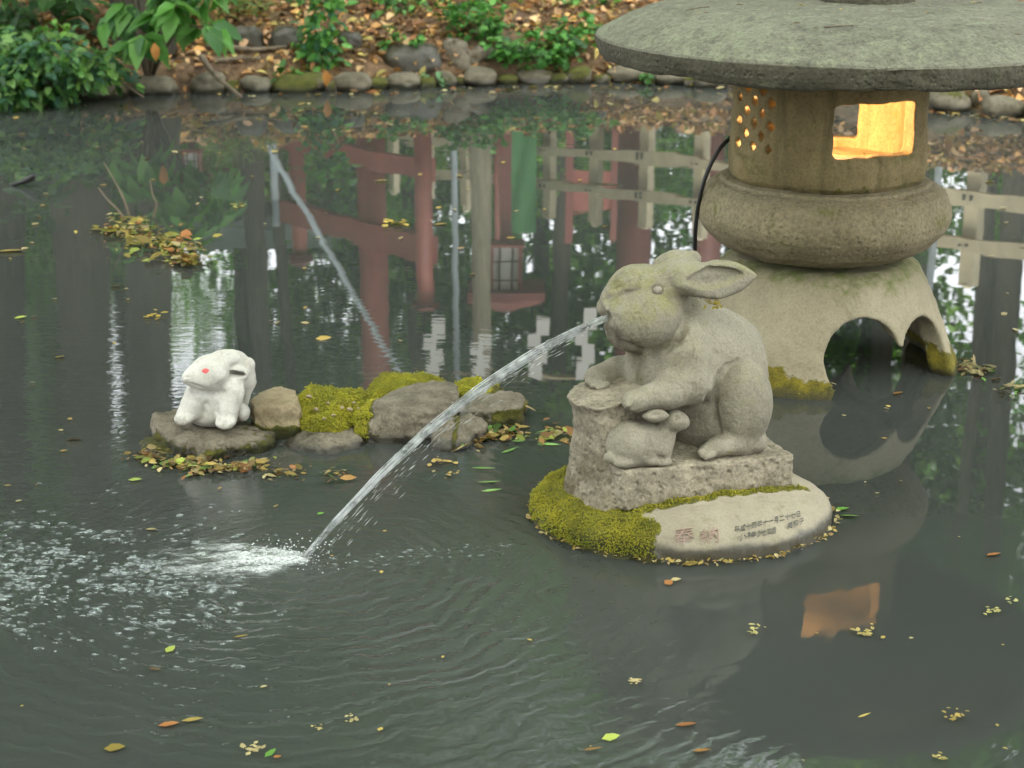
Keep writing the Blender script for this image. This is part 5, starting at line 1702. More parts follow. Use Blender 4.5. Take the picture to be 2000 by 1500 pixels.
# the dark trunk behind the shrub on the shore
tb_ = on_ground(285, 160)
tree('dark trunk rising from the far bank behind the broad leaved shrub', tb_[0] - 0.05, tb_[1] + 0.35, 0.17, 10, 8.2, 2, 0.9, (-0.5, 0.3))
# the wood beyond
k = 0
for (x, y, s) in [(-14, 27, 1.2), (-10, 29, 1.25), (-6.5, 27, 1.2), (-3, 30, 1.3), (0.5, 31, 1.3), (4, 30, 1.3), (6.5, 29, 1.1), (11.5, 27, 1.2), (14, 25, 1.2), (-9, 21, 1.1), (-12.5, 19, 1.1), (12, 20, 1.0), (-5, 36, 1.5), (1.5, 38, 1.5), (8.5, 37, 1.3), (-12, 36, 1.5), (14, 34, 1.4), (-17, 30, 1.4), (18, 28, 1.3), (-8.2, 24, 1.0), (-4.6, 28.5, 1.2), (-1.6, 27, 1.0), (2.2, 28, 1.1), (7.6, 26, 1.0), (-10.5, 24, 1.1), (5.4, 24, 0.9), (9.5, 15.5, 1.0), (11.5, 17.5, 1.1), (13, 14, 1.1), (16, 19, 1.2), (19, 13, 1.3), (-5.0, 21.5, 0.7), (-6.6, 23, 0.8), (-14, 14, 1.1), (-18, 18, 1.2)]:
    tree('distant tree of the wood behind the shrine fence', x, y, 0.2, 13, 6.3 + 1.0 * (k % 3), k % 3, s, (rng.normal() * 0.4, 0), group='trees of the far wood', rot=k * 0.9, zs=0.9)
    k += 1
# unseen trees added round the pond: their crowns dim and steer its light
def shade_tree(x, y, r, h, tops, i):
    lb_ = 'unseen shade tree added round the pond, ' + ['left of the pond', 'right of the pond', 'behind the viewer to the left', 'behind the viewer to the right', 'straight behind the viewer', 'far behind the viewer at the left', 'far behind the viewer at the right'][i]
    root = tree(lb_, x, y, r, h, tops[0][2], i % 3, tops[0][3], (tops[0][0] - x, tops[0][1] - y), group='unseen trees added for shade', rot=i * 1.1)
    for j, (cx, cy, cz, sc) in enumerate(tops[1:]):  # extra crown pieces placed to block light from the sky
        o = bpy.data.objects.new('crown', crown_data[(i + j + 1) % 3]); COL.objects.link(o)
        o.parent = root; o.location = (cx - x, cy - y, cz - root.location.z); o.scale = (sc, sc, sc * 0.7); o.rotation_euler = (0, 0, i + j * 2.0)
shade_tree(-15.5, 4, 0.35, 11, [(-9, 4, 10, 1.3), (-6, 6.5, 11, 1.3), (-8.5, 9.5, 10.5, 1.2), (-3.2, 6.5, 11, 1.1), (-3.6, 2.2, 10.5, 1.1)], 0)
shade_tree(15.5, 3, 0.35, 11, [(9.5, 4, 10, 1.3), (6.5, 7.5, 11.5, 1.2), (9.5, 10, 10, 1.2), (3.0, 6.0, 11, 1.1), (3.8, 1.8, 10.5, 1.1)], 1)
shade_tree(-6, -5, 0.35, 11, [(-5, -3, 11, 1.4), (-1.5, -5, 12, 1.3), (-8, -1, 10, 1.2), (-0.2, 4.2, 11.5, 1.1), (0.2, -0.5, 11, 1.1)], 2)
shade_tree(7, -5, 0.35, 11, [(5, -3.5, 11, 1.4), (9, -1, 10, 1.2), (3, -8, 10, 1.4)], 3)
shade_tree(1, -11, 0.35, 11, [(0.5, -10, 9, 1.5), (-5, -10, 9, 1.4), (6, -11, 9, 1.4)], 4)
shade_tree(-13, -9, 0.3, 11, [(-11, -7, 9, 1.4), (-9, -6, 4, 1.2), (-5, -8, 4, 1.2), (-1, -9, 4.2, 1.2)], 5)
shade_tree(14, -8, 0.3, 11, [(12, -6, 9, 1.4), (9.5, -5, 4, 1.2), (7, -8, 4, 1.2), (3, -9, 4.2, 1.2)], 6)
# understorey bushes between the fence and the wood
ubm = None
for i, (x, y, s) in enumerate([(-9, 18, 0.5), (-7, 20, 0.55), (-5, 22, 0.5), (-3.2, 25, 0.55), (-1, 27, 0.55), (1.5, 25, 0.5), (3.2, 23, 0.5), (5.2, 21, 0.45), (7, 19, 0.45), (8.5, 17, 0.45), (-6.2, 16.5, 0.4), (-4.4, 17.5, 0.38), (-10.5, 15.5, 0.5), (-4, 28, 0.9), (0.2, 29, 0.85), (2.6, 27, 0.8), (5, 25.5, 0.75), (-7.5, 25, 0.85), (0, 24, 0.5), (-2.2, 23.5, 0.5), (7.5, 23, 0.6), (8.2, 13.8, 0.4), (10.2, 13.2, 0.5), (12.5, 16, 0.6), (15, 14, 0.7), (-6.9, 20.5, 0.85), (-9.5, 21, 0.9), (-5.6, 18.6, 0.42), (-8.2, 18, 0.6), (-4.5, 33, 1.3), (-1, 34, 1.3), (3, 33, 1.2)]):
    z0 = gz(x, y)
    root = empty('understorey_bush', (x, y, z0), 'dark green bush of the undergrowth behind the fence', 'bush', 'undergrowth bushes behind the fence')
    o = bpy.data.objects.new('foliage', crown_data[i % 3]); COL.objects.link(o)
    o.parent = root; o.location = (0, 0, 1.0); o.scale = (s, s, s * 0.75); o.rotation_euler = (0, 0, i * 1.7)
    v, f = tube(np.array([[x, y, z0 - 0.1], [x + 0.05, y, z0 + 0.6], [x, y + 0.1, z0 + 1.4]]), [0.05, 0.04, 0.02], 6)
    mk('stem', v, f, M['bark'], root)

# ================================================================== shrine things beyond the bank (seen mirrored)
# wooden fence
FA, FB = np.array([4.15 + 1.9, 13.5 - 2.1]), np.array([-1.6, 22.6])
fdir = FB - FA; flen = np.linalg.norm(fdir); fdir /= flen
fang = math.atan2(fdir[1], fdir[0])
fz = lambda s: np.interp(s, [0, 2.85, 7.9, 12.7, 14], [0.62, 0.70, 1.07, 1.58, 1.7])
fence = empty('timber_fence', (FA[0], FA[1], gz(*FA)), 'weathered timber fence with round topped posts and three rails, mirrored across the pond', 'fence')
npost = int(flen / 0.86)
sp_ = flen / npost
for i in range(npost + 1):
    s = i * sp_
    x, y = FA + fdir * s
    z0 = fz(s)
    bmx = bmesh.new()
    v, f = box_vf((x, y, z0 + 0.62), (0.075, 0.045, 0.84), fang)
    v2, f2 = tube(np.array([[x, y, z0 + 1.44], [x, y, z0 + 1.50]]), [0.06, 0.03], 8)
    bmx.free()
    mk('post', *join([(v, f), (v2, f2)]), M['fence_wood'], fence, False)
for i in range(npost):
    a_, b_ = FA + fdir * (i * sp_), FA + fdir * ((i + 1) * sp_)
    nrm = np.array([-fdir[1], fdir[0]])
    if nrm[1] > 0: nrm = -nrm
    for hh in (0.25, 0.67, 1.08):
        za, zb_ = fz(i * sp_) + hh, fz((i + 1) * sp_) + hh
        off = np.array([*(nrm * 0.075), 0])
        A3, B3 = np.array([*a_, za]) + off, np.array([*b_, zb_]) + off
        d3 = (B3 - A3) * 0.497; c3 = (A3 + B3) / 2
        t3 = d3 / np.linalg.norm(d3); n3 = np.array([*nrm, 0]); u3 = np.cross(t3, n3)
        vv = np.array([c3 + sx * d3 + sy * n3 * 0.028 + sz * u3 * 0.062 for sx in (-1, 1) for sy in (-1, 1) for sz in (-1, 1)])
        o = mk('rail', vv, box_vf((0, 0, 0), (1, 1, 1))[1], M['fence_wood'], fence, False)
        for e_ in (-0.92, 0.92):
            hc = c3 + d3 * e_ + n3 * 0.029
            v, f = tube(np.array([hc, hc + n3 * 0.006]), [0.022, 0.022], 8)
            mk('bolt_hole', v, f, M['fence_hole'], o, False)

# red gate with braced pillars
TD = 16.2
def rp(px, py, D): return refl(px, py, D)
def post_at(px, D, ztop, r, mat, parent, name='pillar', seg=14, z0=None, px2=None, py2=700):
    x = rx(px, D, 450); zb = gz(x, D) - 0.2 if z0 is None else z0
    x2 = x
    v, f = tube(np.array([[x, D, zb], [x, D, (zb + ztop) / 2], [x2, D, ztop]]), [r, r * 0.97, r * 0.93], seg)
    return mk(name, v, f, M[mat], parent)
gx0 = rx(728, TD, 450)
gate = empty('red_gate', (gx0, TD, gz(gx0, TD)), 'large vermilion shrine gate pillar with braced side posts, mirrored left of the middle', 'gate')
post_at(728, TD, 5.2, 0.145, 'vermilion', gate)
for px_ in (562, 838):
    dx_ = rx(px_, TD, 450)
    dy_ = TD + (0.9 if px_ < 700 else -0.9)
    zt = rp(px_, 590 if px_ > 700 else 500, dy_)[2]
    v, f = tube(np.array([[dx_, dy_, gz(dx_, dy_) - 0.2], [dx_, dy_, zt]]), [0.085, 0.08], 12)
    mk('side_post', v, f, M['vermilion'], gate)
    v, f = tube(np.array([[dx_, dy_, zt], [dx_, dy_, zt + 0.05], [dx_, dy_, zt + 0.12]]), [0.13, 0.13, 0.02], 12)
    mk('post_cap', v, f, M['vermilion_dark'], gate)
for (pa, pb, hw) in (((552, 405, TD + 0.9), (845, 495, TD - 0.9), 0.11), ):
    a3, b3 = rp(*pa), rp(*pb)
    zc = (a3[2] + b3[2]) / 2
    a3[2] = b3[2] = zc
    d3 = (b3 - a3) / 2; c3 = (a3 + b3) / 2
    ang_ = math.atan2(d3[1], d3[0])
    mk('tie_beam', *box_vf(c3, (np.linalg.norm(d3), 0.06, hw), ang_), M['vermilion'], gate, False)
    mk('tie_beam', *box_vf(c3 - np.array([0, 0, 0.75]), (np.linalg.norm(d3), 0.05, 0.09), ang_), M['vermilion'], gate, False)
xg2 = rx(1238, 18.5, 450)
post_at(1238, 18.5, 5.8, 0.20, 'vermilion_dark', gate)
b3 = np.array([(gx0 + xg2) / 2, (TD + 18.5) / 2, 4.75])
dd = np.array([xg2 - gx0, 18.5 - TD]); 
mk('lintel', *box_vf(b3 + np.array([0, 0, 0.9]), (np.linalg.norm(dd) / 2 + 0.7, 0.13, 0.17), math.atan2(dd[1], dd[0])), M['vermilion_dark'], gate, False)
x_ = rx(1385, 20.5, 450)
pil = empty('red_pillar', (x_, 20.5, gz(x_, 20.5)), 'second dark red pillar mirrored close to the black power cord', 'pillar')
v, f = tube(np.array([[x_, 20.5, gz(x_, 20.5) - 0.2], [x_, 20.5, 2.6], [x_, 20.5, 5.0]]), [0.16, 0.155, 0.15], 14)
mk('shaft', v, f, M['vermilion_dark'], pil)
v, f = tube(np.array([[x_, 20.5, 5.0], [x_, 20.5, 5.1]]), [0.2, 0.2], 14)
mk('cap', v, f, M['lattice_dark'], pil)
# red railing panel
a3, b3 = rp(1112, 345, 22.0), rp(1178, 375, 22.0)
zt = rp(1145, 375, 22.0)[2]
pan = empty('red_railing', (a3[0], 22.0, gz(a3[0], 22.0)), 'red board railing mirrored between the green banner and the broad red pillar', 'railing')
xa, xb = a3[0], b3[0] + 0.15
mk('board', *box_vf(((xa + xb) / 2, 22.0, zt), ((xb - xa) / 2, 0.03, 0.26)), M['vermilion'], pan, False)
for xx in (xa, xb):
    zz = gz(xx, 22.0)
    mk('railing_post', *box_vf((xx, 21.95, (zz + zt + 0.6) / 2), (0.05, 0.05, (zt + 0.6 - zz) / 2 + 0.05)), M['vermilion_dark'], pan, False)

# post lanterns with paper panes
def lantern_box(label, px, py0, py1, D, wpx, roof_px):
    c0, c1 = rp(px, py0, D), rp(px, py1, D)
    x, z0, z1 = c0[0], c0[2], c1[2]
    dep = D * CP + (1.6 + z0) * SP
    w = wpx / F * dep / 2
    rw = roof_px / F * dep / 2
    t = empty('post_lantern', (x, D, gz(x, D)), label, 'post lantern', 'red post lanterns by the fence')
    zz = gz(x, D)
    mk('post', *box_vf((x, D, (zz + z0) / 2 - 0.05), (w * 0.35, w * 0.35, (z0 - zz) / 2 + 0.05)), M['vermilion_dark'], t, False)
    mk('sill', *box_vf((x, D, z0 - 0.03), (w * 1.15, w * 1.15, 0.03)), M['vermilion'], t, False)
    for sx in (-1, 1):
        for sy in (-1, 1):
            mk('corner_post', *box_vf((x + sx * w * 0.9, D + sy * w * 0.9, (z0 + z1) / 2), (w * 0.13, w * 0.13, (z1 - z0) / 2)), M['vermilion'], t, False)
    mk('pane', *box_vf((x, D, (z0 + z1) / 2), (w * 0.8, w * 0.8, (z1 - z0) / 2 * 0.98)), M['paper'], t, False)
    for k_ in (-0.33, 0.33):
        mk('glazing_bar', *box_vf((x + k_ * w * 1.2, D - w * 0.83, (z0 + z1) / 2), (w * 0.06, w * 0.06, (z1 - z0) / 2)), M['lattice_dark'], t, False)
        mk('glazing_bar', *box_vf((x, D - w * 0.84, (z0 + z1) / 2 + k_ * (z1 - z0) * 0.55), (w * 0.85, w * 0.05, w * 0.06)), M['lattice_dark'], t, False)
    vv = np.array([[x + sx * rw, D + sy * rw, z1 + 0.0] for sx, sy in ((-1, -1), (1, -1), (1, 1), (-1, 1))] + [[x + sx * rw, D + sy * rw, z1 + 0.06] for sx, sy in ((-1, -1), (1, -1), (1, 1), (-1, 1))] + [[x - rw * 0.2, D, z1 + rw * 0.75], [x + rw * 0.2, D, z1 + rw * 0.75]])
    mk('roof', vv, [(3, 2, 1, 0), (0, 1, 5, 4), (1, 2, 6, 5), (2, 3, 7, 6), (3, 0, 4, 7), (4, 5, 9, 8), (6, 7, 8, 9), (5, 6, 9), (7, 4, 8)], M['vermilion_dark'], t, False)
    return t
lantern_box('red lantern box with a latticed pane, mirrored beside the pale trunk', 988, 482, 560, 16.0, 62, 150)
lantern_box('small red lantern box mirrored near the top left of the pond', 375, 297, 345, 20.0, 34, 60)

# green banner
c0, c1 = rp(1012, 300, 19.5), rp(1012, 455, 19.5)
ban = empty('banner', (c0[0], 19.5, gz(c0[0], 19.5)), 'green cloth banner on a pole mirrored behind the fence', 'banner')
nx_, nz_ = 8, 14
vv = []
for i in range(nz_ + 1):
    for j in range(nx_ + 1):
        vv.append((c0[0] - 0.21 + 0.42 * j / nx_, 19.5 + 0.03 * math.sin(j * 1.3 + i * 0.5), c0[2] - 0.5 + (c1[2] - c0[2] + 0.5) * i / nz_))
ff = [(i * (nx_ + 1) + j, i * (nx_ + 1) + j + 1, (i + 1) * (nx_ + 1) + j + 1, (i + 1) * (nx_ + 1) + j) for i in range(nz_) for j in range(nx_)]
mk('cloth', vv, ff, M['banner_green'], ban)
xx = c0[0] - 0.25
v, f = tube(np.array([[xx, 19.5, gz(xx, 19.5) - 0.1], [xx, 19.5, c1[2] + 0.1]]), [0.04, 0.035], 8)
mk('pole', v, f, M['vermilion'], ban)

# grey steel post and leaning props
def pipe(label, pts_, r, name='steel_post'):
    v, f = tube(spline(np.array(pts_), 14), r, 10)
    return tag(mk(name, v, f, M['steel'], loc=tuple(pts_[0])), label, 'post')
x = rx(889, 13.9, 450)
pipe('upright grey steel post mirrored just left of the pale trunk', [(x, 13.9, gz(x, 13.9) - 0.1), (x, 13.9, 2.5), (x + 0.02, 13.9, 4.6)], 0.026)
a_, b_ = rp(490, 268, 13.6), rp(785, 735, 14.6)
a_[2] = gz(a_[0], a_[1]) - 0.1
e_ = b_ + (b_ - a_) * 0.15
pipe('grey steel prop leaning to the right, mirrored across the red gate', [a_, (a_ + b_) / 2, e_], 0.027, 'leaning_prop')
x = rx(535, 14.2, 330)
pipe('short grey steel stake beside the foot of the leaning prop', [(x, 14.2, gz(x, 14.2) - 0.1), (x, 14.2, 1.6), (x, 14.2, rp(535, 388, 14.2)[2])], 0.032)
x = rx(1828, 12.9, 400)
pipe('grey steel post mirrored just right of the lantern platform', [(x, 12.9, gz(x, 12.9) - 0.1), (x, 12.9, 1.6), (x, 12.9, 2.3)], 0.03)

# paper streamers on a rope
ra, rb2 = rp(700, 752, 13.8), rp(1330, 735, 13.8)
ra[2] = rb2[2] = rp(850, 745, 13.8)[2]
rm = (ra + rb2) / 2 + np.array([0, 0, -0.06])
v, f = tube(spline([ra, rm, rb2], 16), 0.02, 7)
tag(mk('straw_rope', v, f, M['rope'], loc=tuple(ra)), 'straw rope with white paper streamers, stretched level and mirrored above the island', 'rope')
for i, (px_, py0) in enumerate(((848, 622), (938, 648), (1050, 618), (1143, 602))):
    q = rp(px_, py0, 13.8)
    x, zb_ = q[0], q[2]; zt_ = np.interp(x, [ra[0], rm[0], rb2[0]], [ra[2], rm[2], rb2[2]])
    H_ = (zt_ - zb_) / 4
    parts = []
    for k_ in range(4):
        ox = 0.055 * (1 if k_ % 2 else -1) * (0.6 + 0.2 * k_) * 0.6
        parts.append(box_vf((x + ox, 13.77 - 0.012 * k_, zt_ - H_ * (k_ + 0.5)), (0.055, 0.003, H_ * 0.56)))
    v, f = join(parts)
    tag(mk('paper_streamer', v, f, M['paper'], None, False, loc=(x, 13.77, zt_)), ['zigzag paper streamer nearest the upright steel post', 'zigzag paper streamer just right of the upright steel post', 'zigzag paper streamer mirrored where the water jet crosses', 'zigzag paper streamer closest to the rabbit mouth'][i], 'paper streamer', 'paper streamers on the straw rope')

# shrine hall with plaster wall and tiled roof at the left
hx0, hx1 = rx(250, 24, 350), rx(640, 24, 350)
hall = empty('shrine_hall', ((hx0 + hx1) / 2, 24.0, gz((hx0 + hx1) / 2, 24.0)), 'low shrine hall with cream plaster walls and grey tiled roof, mirrored at upper left', 'shrine hall')
zb_, zt_ = 1.2, rp(450, 408, 24.0)[2]
mk('wall', *box_vf(((hx0 + hx1) / 2, 25.2, (zb_ + zt_) / 2), ((hx1 - hx0) / 2, 1.2, (zt_ - zb_) / 2)), M['plaster'], hall, False)
for k_ in range(5):
    xx = hx0 + (hx1 - hx0) * k_ / 4
    mk('pillar', *box_vf((xx, 23.96, (zb_ + zt_) / 2), (0.07, 0.06, (zt_ - zb_) / 2)), M['bark'] if k_ % 2 else M['vermilion_dark'], hall, False)
vv = np.array([[hx0 - 0.5, 23.2, zt_ - 0.05], [hx1 + 0.5, 23.2, zt_ - 0.05], [hx1 + 0.5, 27.2, zt_ - 0.05], [hx0 - 0.5, 27.2, zt_ - 0.05], [hx0 - 0.5, 23.2, zt_ + 0.12], [hx1 + 0.5, 23.2, zt_ + 0.12], [hx1 + 0.5, 27.2, zt_ + 0.12], [hx0 - 0.5, 27.2, zt_ + 0.12], [hx0 + 0.2, 25.2, zt_ + 0.9], [hx1 - 0.2, 25.2, zt_ + 0.9]])
mk('roof', vv, [(3, 2, 1, 0), (0, 1, 5, 4), (1, 2, 6, 5), (2, 3, 7, 6), (3, 0, 4, 7), (4, 5, 9, 8), (6, 7, 8, 9), (5, 6, 9), (7, 4, 8)], M['tile'], hall, False)
# ================================================================== floating leaves
YEL, ORA, GRN, CRM, BRN, YGR = (0.38, 0.28, 0.075), (0.36, 0.15, 0.05), (0.13, 0.30, 0.05), (0.45, 0.37, 0.19), (0.14, 0.08, 0.035), (0.34, 0.40, 0.08)
fl = np.random.default_rng(3)
def float_leaf(px, py, Lpx, col, label, ang=None, wide=0.3, group='fallen leaves floating on the pond', n=1, cat='leaf', name='floating_leaf'):
    c = on_z(px, py, 0.004)
    dep = c[1] * CP + CAMZ * SP
    L = Lpx / F * dep
    P, D, N, Ls = [], [], [], []
    n = n if n == 1 else n * 2
    for k in range(n):
        a = (fl.uniform(0, 6.28) if ang is None else R(ang)) + k * 2.2
        l = L * (1.0 if n == 1 else fl.uniform(0.14, 0.40))
        d = np.array([math.cos(a), math.sin(a), 0.04 * fl.normal()])
        P.append(c - d * l / 2 + (0 if n == 1 else 1) * np.r_[fl.normal(size=2) * L * 0.27, 0.001 * k]); D.append(d); Ls.append(l)
        N.append([fl.normal() * 0.15, fl.normal() * 0.15, 1.0])
    v, f = leaf_arrays(np.array(P), np.array(D), np.array(N), np.array(Ls), np.array(Ls) * wide, -0.06, 0.12)
    cols = np.repeat(np.clip(np.array([col]) * fl.uniform(0.75, 1.25, (n, 1)), 0, 1), 8, 0)
    v[:, 2] = np.maximum(v[:, 2], 0.0015)
    o = mk(name, v, f, M['dry_leaf'], None, True, {'tint': cols}, loc=tuple(c))
    return tag(o, label, cat, group)
for a in [
    (333, 1268, 26, YGR, 'yellow green oval leaf floating alone below the bubbles', 60, 0.38),
    (303, 1307, 30, BRN, 'dark brown narrow leaf floating just below the yellow green oval leaf', -15, 0.2),
    (330, 1415, 42, ORA, 'orange leaf touching a long yellow leaf near the bottom left', 12, 0.26),
    (376, 1406, 44, YEL, 'long yellow leaf touching an orange leaf near the bottom left', 5, 0.2),
    (224, 1461, 42, (0.20, 0.15, 0.03), 'dull brown curled leaf floating in the bottom left corner', 8, 0.34),
    (528, 1471, 36, GRN, 'bright green narrow leaf floating at the bottom edge', 62, 0.2),
    (542, 1478, 18, ORA, 'small orange leaf touching the green narrow one at the bottom edge', 30, 0.4),
    (515, 1341, 15, CRM, 'small cream petal floating in the dark water below the splash', 20, 0.4),
    (743, 1424, 14, YEL, 'round yellow scrap floating right of the cream blossom clusters', 70, 0.45),
    (471, 1243, 30, (0.34, 0.24, 0.05), 'narrow ochre leaf floating between the splash and the open water', 15, 0.2),
    (1193, 1440, 40, YGR, 'pale yellow green leaf floating below the rabbit reflection', 25, 0.24),
    (1340, 1415, 44, ORA, 'dark orange narrow leaf floating under the tip of the rabbit reflection', 2, 0.18),
    (1371, 1466, 38, (0.40, 0.20, 0.05), 'orange brown narrow leaf near the bottom edge, right of the middle', -4, 0.22),
    (1158, 1463, 42, (0.30, 0.16, 0.05), 'thin brown leaf floating near the bottom edge below the yellow green leaf', 12, 0.12),
    (1941, 1083, 32, ORA, 'orange leaf floating by the bright reflection at the right', 15, 0.3),
    (1306, 1138, 22, ORA, 'small orange leaf floating just in front of the pedestal', 40, 0.4),
    (1349, 1101, 34, YEL, 'yellow leaf stranded against the front rim of the pedestal', 12, 0.3),
    (1320, 1132, 22, CRM, 'small cream leaf beside the orange one in front of the pedestal', 10, 0.34),
    (1603, 973, 36, CRM, 'cream leaf curled against the right rim of the pedestal', -12, 0.24),
    (1645, 994, 30, GRN, 'green leaf floating right of the pedestal, rear one of two', 10, 0.34),
    (1660, 1008, 40, (0.22, 0.42, 0.07), 'green leaf floating right of the pedestal, front one of two', -8, 0.22),
    (1754, 768, 24, (0.30, 0.16, 0.05), 'brown leaf floating under the arch of the stone lantern', 20, 0.35),
    (264, 937, 28, (0.36, 0.44, 0.10), 'pale green oval leaf floating left of the island', 2, 0.26),
    (145, 858, 36, (0.42, 0.24, 0.08), 'orange brown leaf floating at the left, level with the island', 10, 0.25),
    (295, 1034, 24, CRM, 'cream leaf floating above the splash', -8, 0.3),
    (626, 1003, 15, GRN, 'small bright green leaf floating behind the foot of the jet', 20, 0.4),
    (745, 353, 30, (0.45, 0.38, 0.12), 'pale yellow leaf floating in front of the mirrored fence', 5, 0.25),
    (632, 661, 32, (0.42, 0.30, 0.08), 'ochre leaf floating behind the island, above the mossy boulder', 10, 0.25),
    (20, 491, 60, YEL, 'cluster of yellow leaves floating at the left edge of the picture', 3, 0.2),
    (40, 620, 26, YGR, 'yellow green leaf floating near the left edge below the yellow cluster', 3, 0.25),
    (1240, 1329, 24, CRM, 'cream blossom scrap floating over the rabbit reflection', 10, 0.3),
    (1688, 1397, 34, (0.48, 0.38, 0.10), 'straw yellow stick floating low at the right', 30, 0.07),
    (1780, 1246, 10, CRM, 'tiny cream petal right of the orange lantern reflection', 10, 0.45),
    (860, 438, 26, YEL, 'yellow leaf floating left of the mirrored pale trunk', 5, 0.25),
]:
    float_leaf(*a[:5], ang=a[5], wide=a[6])
for a in [
    (490, 1465, 52, CRM, 'cluster of cream blossom scraps floating at the bottom edge', 6),
    (682, 1406, 34, CRM, 'cream blossom cluster floating left of the round yellow scrap', 5),
    (619, 1425, 26, (0.48, 0.38, 0.16), 'loose tan blossom cluster left of the cream one', 4),
    (1473, 1232, 48, (0.45, 0.40, 0.16), 'three armed pale blossom sprig floating over the rabbit reflection', 5),
    (1692, 1241, 50, (0.42, 0.34, 0.12), 'pale sprig floating at the tip of the orange lantern reflection', 5),
    (1860, 1400, 46, YEL, 'yellow blossom cluster floating near the right bottom corner', 7),
    (1838, 1483, 32, (0.45, 0.36, 0.12), 'tan blossom cluster at the bottom edge near the right corner', 5),
    (1930, 1196, 46, (0.42, 0.38, 0.14), 'long pale sprig floating at the right below the orange leaf', 5),
    (1975, 1174, 30, (0.45, 0.42, 0.18), 'pale sprig close to the right edge of the picture', 4),
    (772, 437, 62, (0.50, 0.36, 0.08), 'yellow leaf cluster floating over the mirrored red gate', 7),
    (1240, 1330, 30, CRM, 'cream blossom pair floating above the rabbit reflection', 3),
    (885, 930, 36, (0.48, 0.34, 0.12), 'tan leaf cluster floating in front of the upright island stone', 5),
    (468, 402, 34, (0.46, 0.38, 0.10), 'yellow leaf cluster floating left of the leaning prop reflection', 4),
    (300, 617, 48, (0.48, 0.35, 0.06), 'yellow leaf cluster floating over the slim trunk reflection', 5),
    (855, 905, 50, (0.46, 0.32, 0.10), 'pale leaf cluster caught at the foot of the upright island stone', 6)]:
    float_leaf(*a[:5], n=a[5], wide=0.3)
for px_, py_, L_px, ang_ in ((995, 880, 42, 40), (1065, 842, 40, 15), (945, 915, 50, -12), (955, 942, 50, -6), (960, 958, 42, 4), (1075, 868, 40, -6)):
    float_leaf(px_, py_, L_px, (0.20, 0.36, 0.10), 'slim green blade floating between the island and the pedestal', ang=ang_, wide=0.1, group='green blades between the island and the pedestal')
def zone(px, py):
    if py < 300: return 'on the far water near the bank'
    if px > 1600: return 'on the water at the right, past the lantern and pedestal'
    if py < 700: return 'on the calm water behind the white rabbit' if px < 560 else 'on the mirrored red gate and fence'
    if py < 1000: return 'beside the little rock island'
    return 'in the rippled foreground left of the middle' if px < 1000 else 'in the foreground below the pedestal'
# small scraps nobody could tell apart
i = 0
while i < 130:
    px_, py_ = fl.uniform(0, 2000), (200 + 850 * fl.uniform() ** 1.4 if i % 3 else fl.uniform(200, 1490))
    if 1020 < px_ < 1640 and 480 < py_ < 1110: continue
    if 1350 < px_ < 1880 and py_ < 790: continue
    if 260 < px_ < 1030 and 680 < py_ < 905: continue
    if px_ < 600 and 1000 < py_ < 1260: continue
    if px_ > 1600 and py_ < 240: continue
    far = py_ < 700
    float_leaf(px_, py_, fl.uniform(8, 22) if far else fl.uniform(6, 16), [YEL, CRM, (0.30, 0.20, 0.07)][i % 3], 'small ' + ['yellow', 'cream', 'brownish'][i % 3] + ' leaf scrap floating ' + zone(px_, py_), wide=0.3, group='small leaf scraps on the pond')
    i += 1

# mats of drifted leaves
def mat_patch(label, pts_, n, size, cols, zmax=0.012, spread=10):
    pts_ = np.array(pts_, float)
    k = fl.integers(0, len(pts_) - 1, n)
    u = fl.uniform(size=(n, 1))
    q = pts_[k, :2] * (1 - u) + pts_[k + 1, :2] * u
    sp = pts_[k, 2] * (1 - u[:, 0]) + pts_[k + 1, 2] * u[:, 0]
    q = q + fl.normal(size=(n, 2)) * np.c_[sp * 1.6, sp * 0.55]
    P = np.array([on_z(a, b, 0.003) for a, b in q]); P[:, 2] += fl.uniform(0, zmax, n)
    D = np.c_[fl.normal(size=(n, 2)), fl.normal(size=n) * 0.12]
    N = np.c_[fl.normal(size=(n, 2)) * 0.25, np.ones(n)]
    lump = fbm(P * np.array([1, 1, 0]), 16, 3, 5)
    kk = lump > -0.25 + 0.5 * (fl.uniform(size=n) - 0.5)
    P, D, N = P[kk], D[kk], N[kk]; n = len(P)
    P[:, 2] += zmax * 0.6 * np.clip(lump[kk], 0, 1)
    N[:, :2] += fl.normal(size=(n, 2)) * 0.25
    Ls = size * np.where(fl.uniform(size=n) < 0.2, fl.uniform(1.2, 2.3, n), fl.uniform(0.35, 1.2, n))
    v, f = leaf_arrays(P, D, N, Ls, Ls * fl.uniform(0.16, 0.34, n), 0.1, 0.1)
    cols = np.array(cols)
    c = np.repeat(np.clip(cols[fl.integers(0, len(cols), n)] * fl.uniform(0.35, 1.15, (n, 1)), 0, 1), 8, 0)
    v[:, 2] = np.maximum(v[:, 2], 0.0012)
    return tag(mk('leaf_mat', v, f, M['dry_leaf'], None, True, {'tint': c}, loc=tuple(on_z(*pts_[0][:2]))), label, 'leaf mat', kind='stuff')
MIX = [YEL, (0.36, 0.20, 0.07), CRM, (0.36, 0.26, 0.08), BRN, (0.12, 0.22, 0.05), (0.44, 0.34, 0.15), (0.34, 0.15, 0.06), (0.22, 0.15, 0.06), YGR]
mat_patch('drift of yellow and orange leaves along the foot of the white rabbit rock', [(275, 885, 10), (330, 908, 14), (400, 918, 14), (470, 912, 12), (530, 902, 10)], 420, 0.021, MIX)
mat_patch('patch of orange and yellow leaves floating in front of the low rounded rock', [(530, 928, 12), (590, 935, 14), (660, 930, 12)], 240, 0.021, MIX)
mat_patch('drift of leaves between the island and the rabbit statue', [(925, 870, 10), (960, 850, 16), (1010, 840, 18), (1070, 850, 18), (1120, 870, 16)], 480, 0.022, MIX)
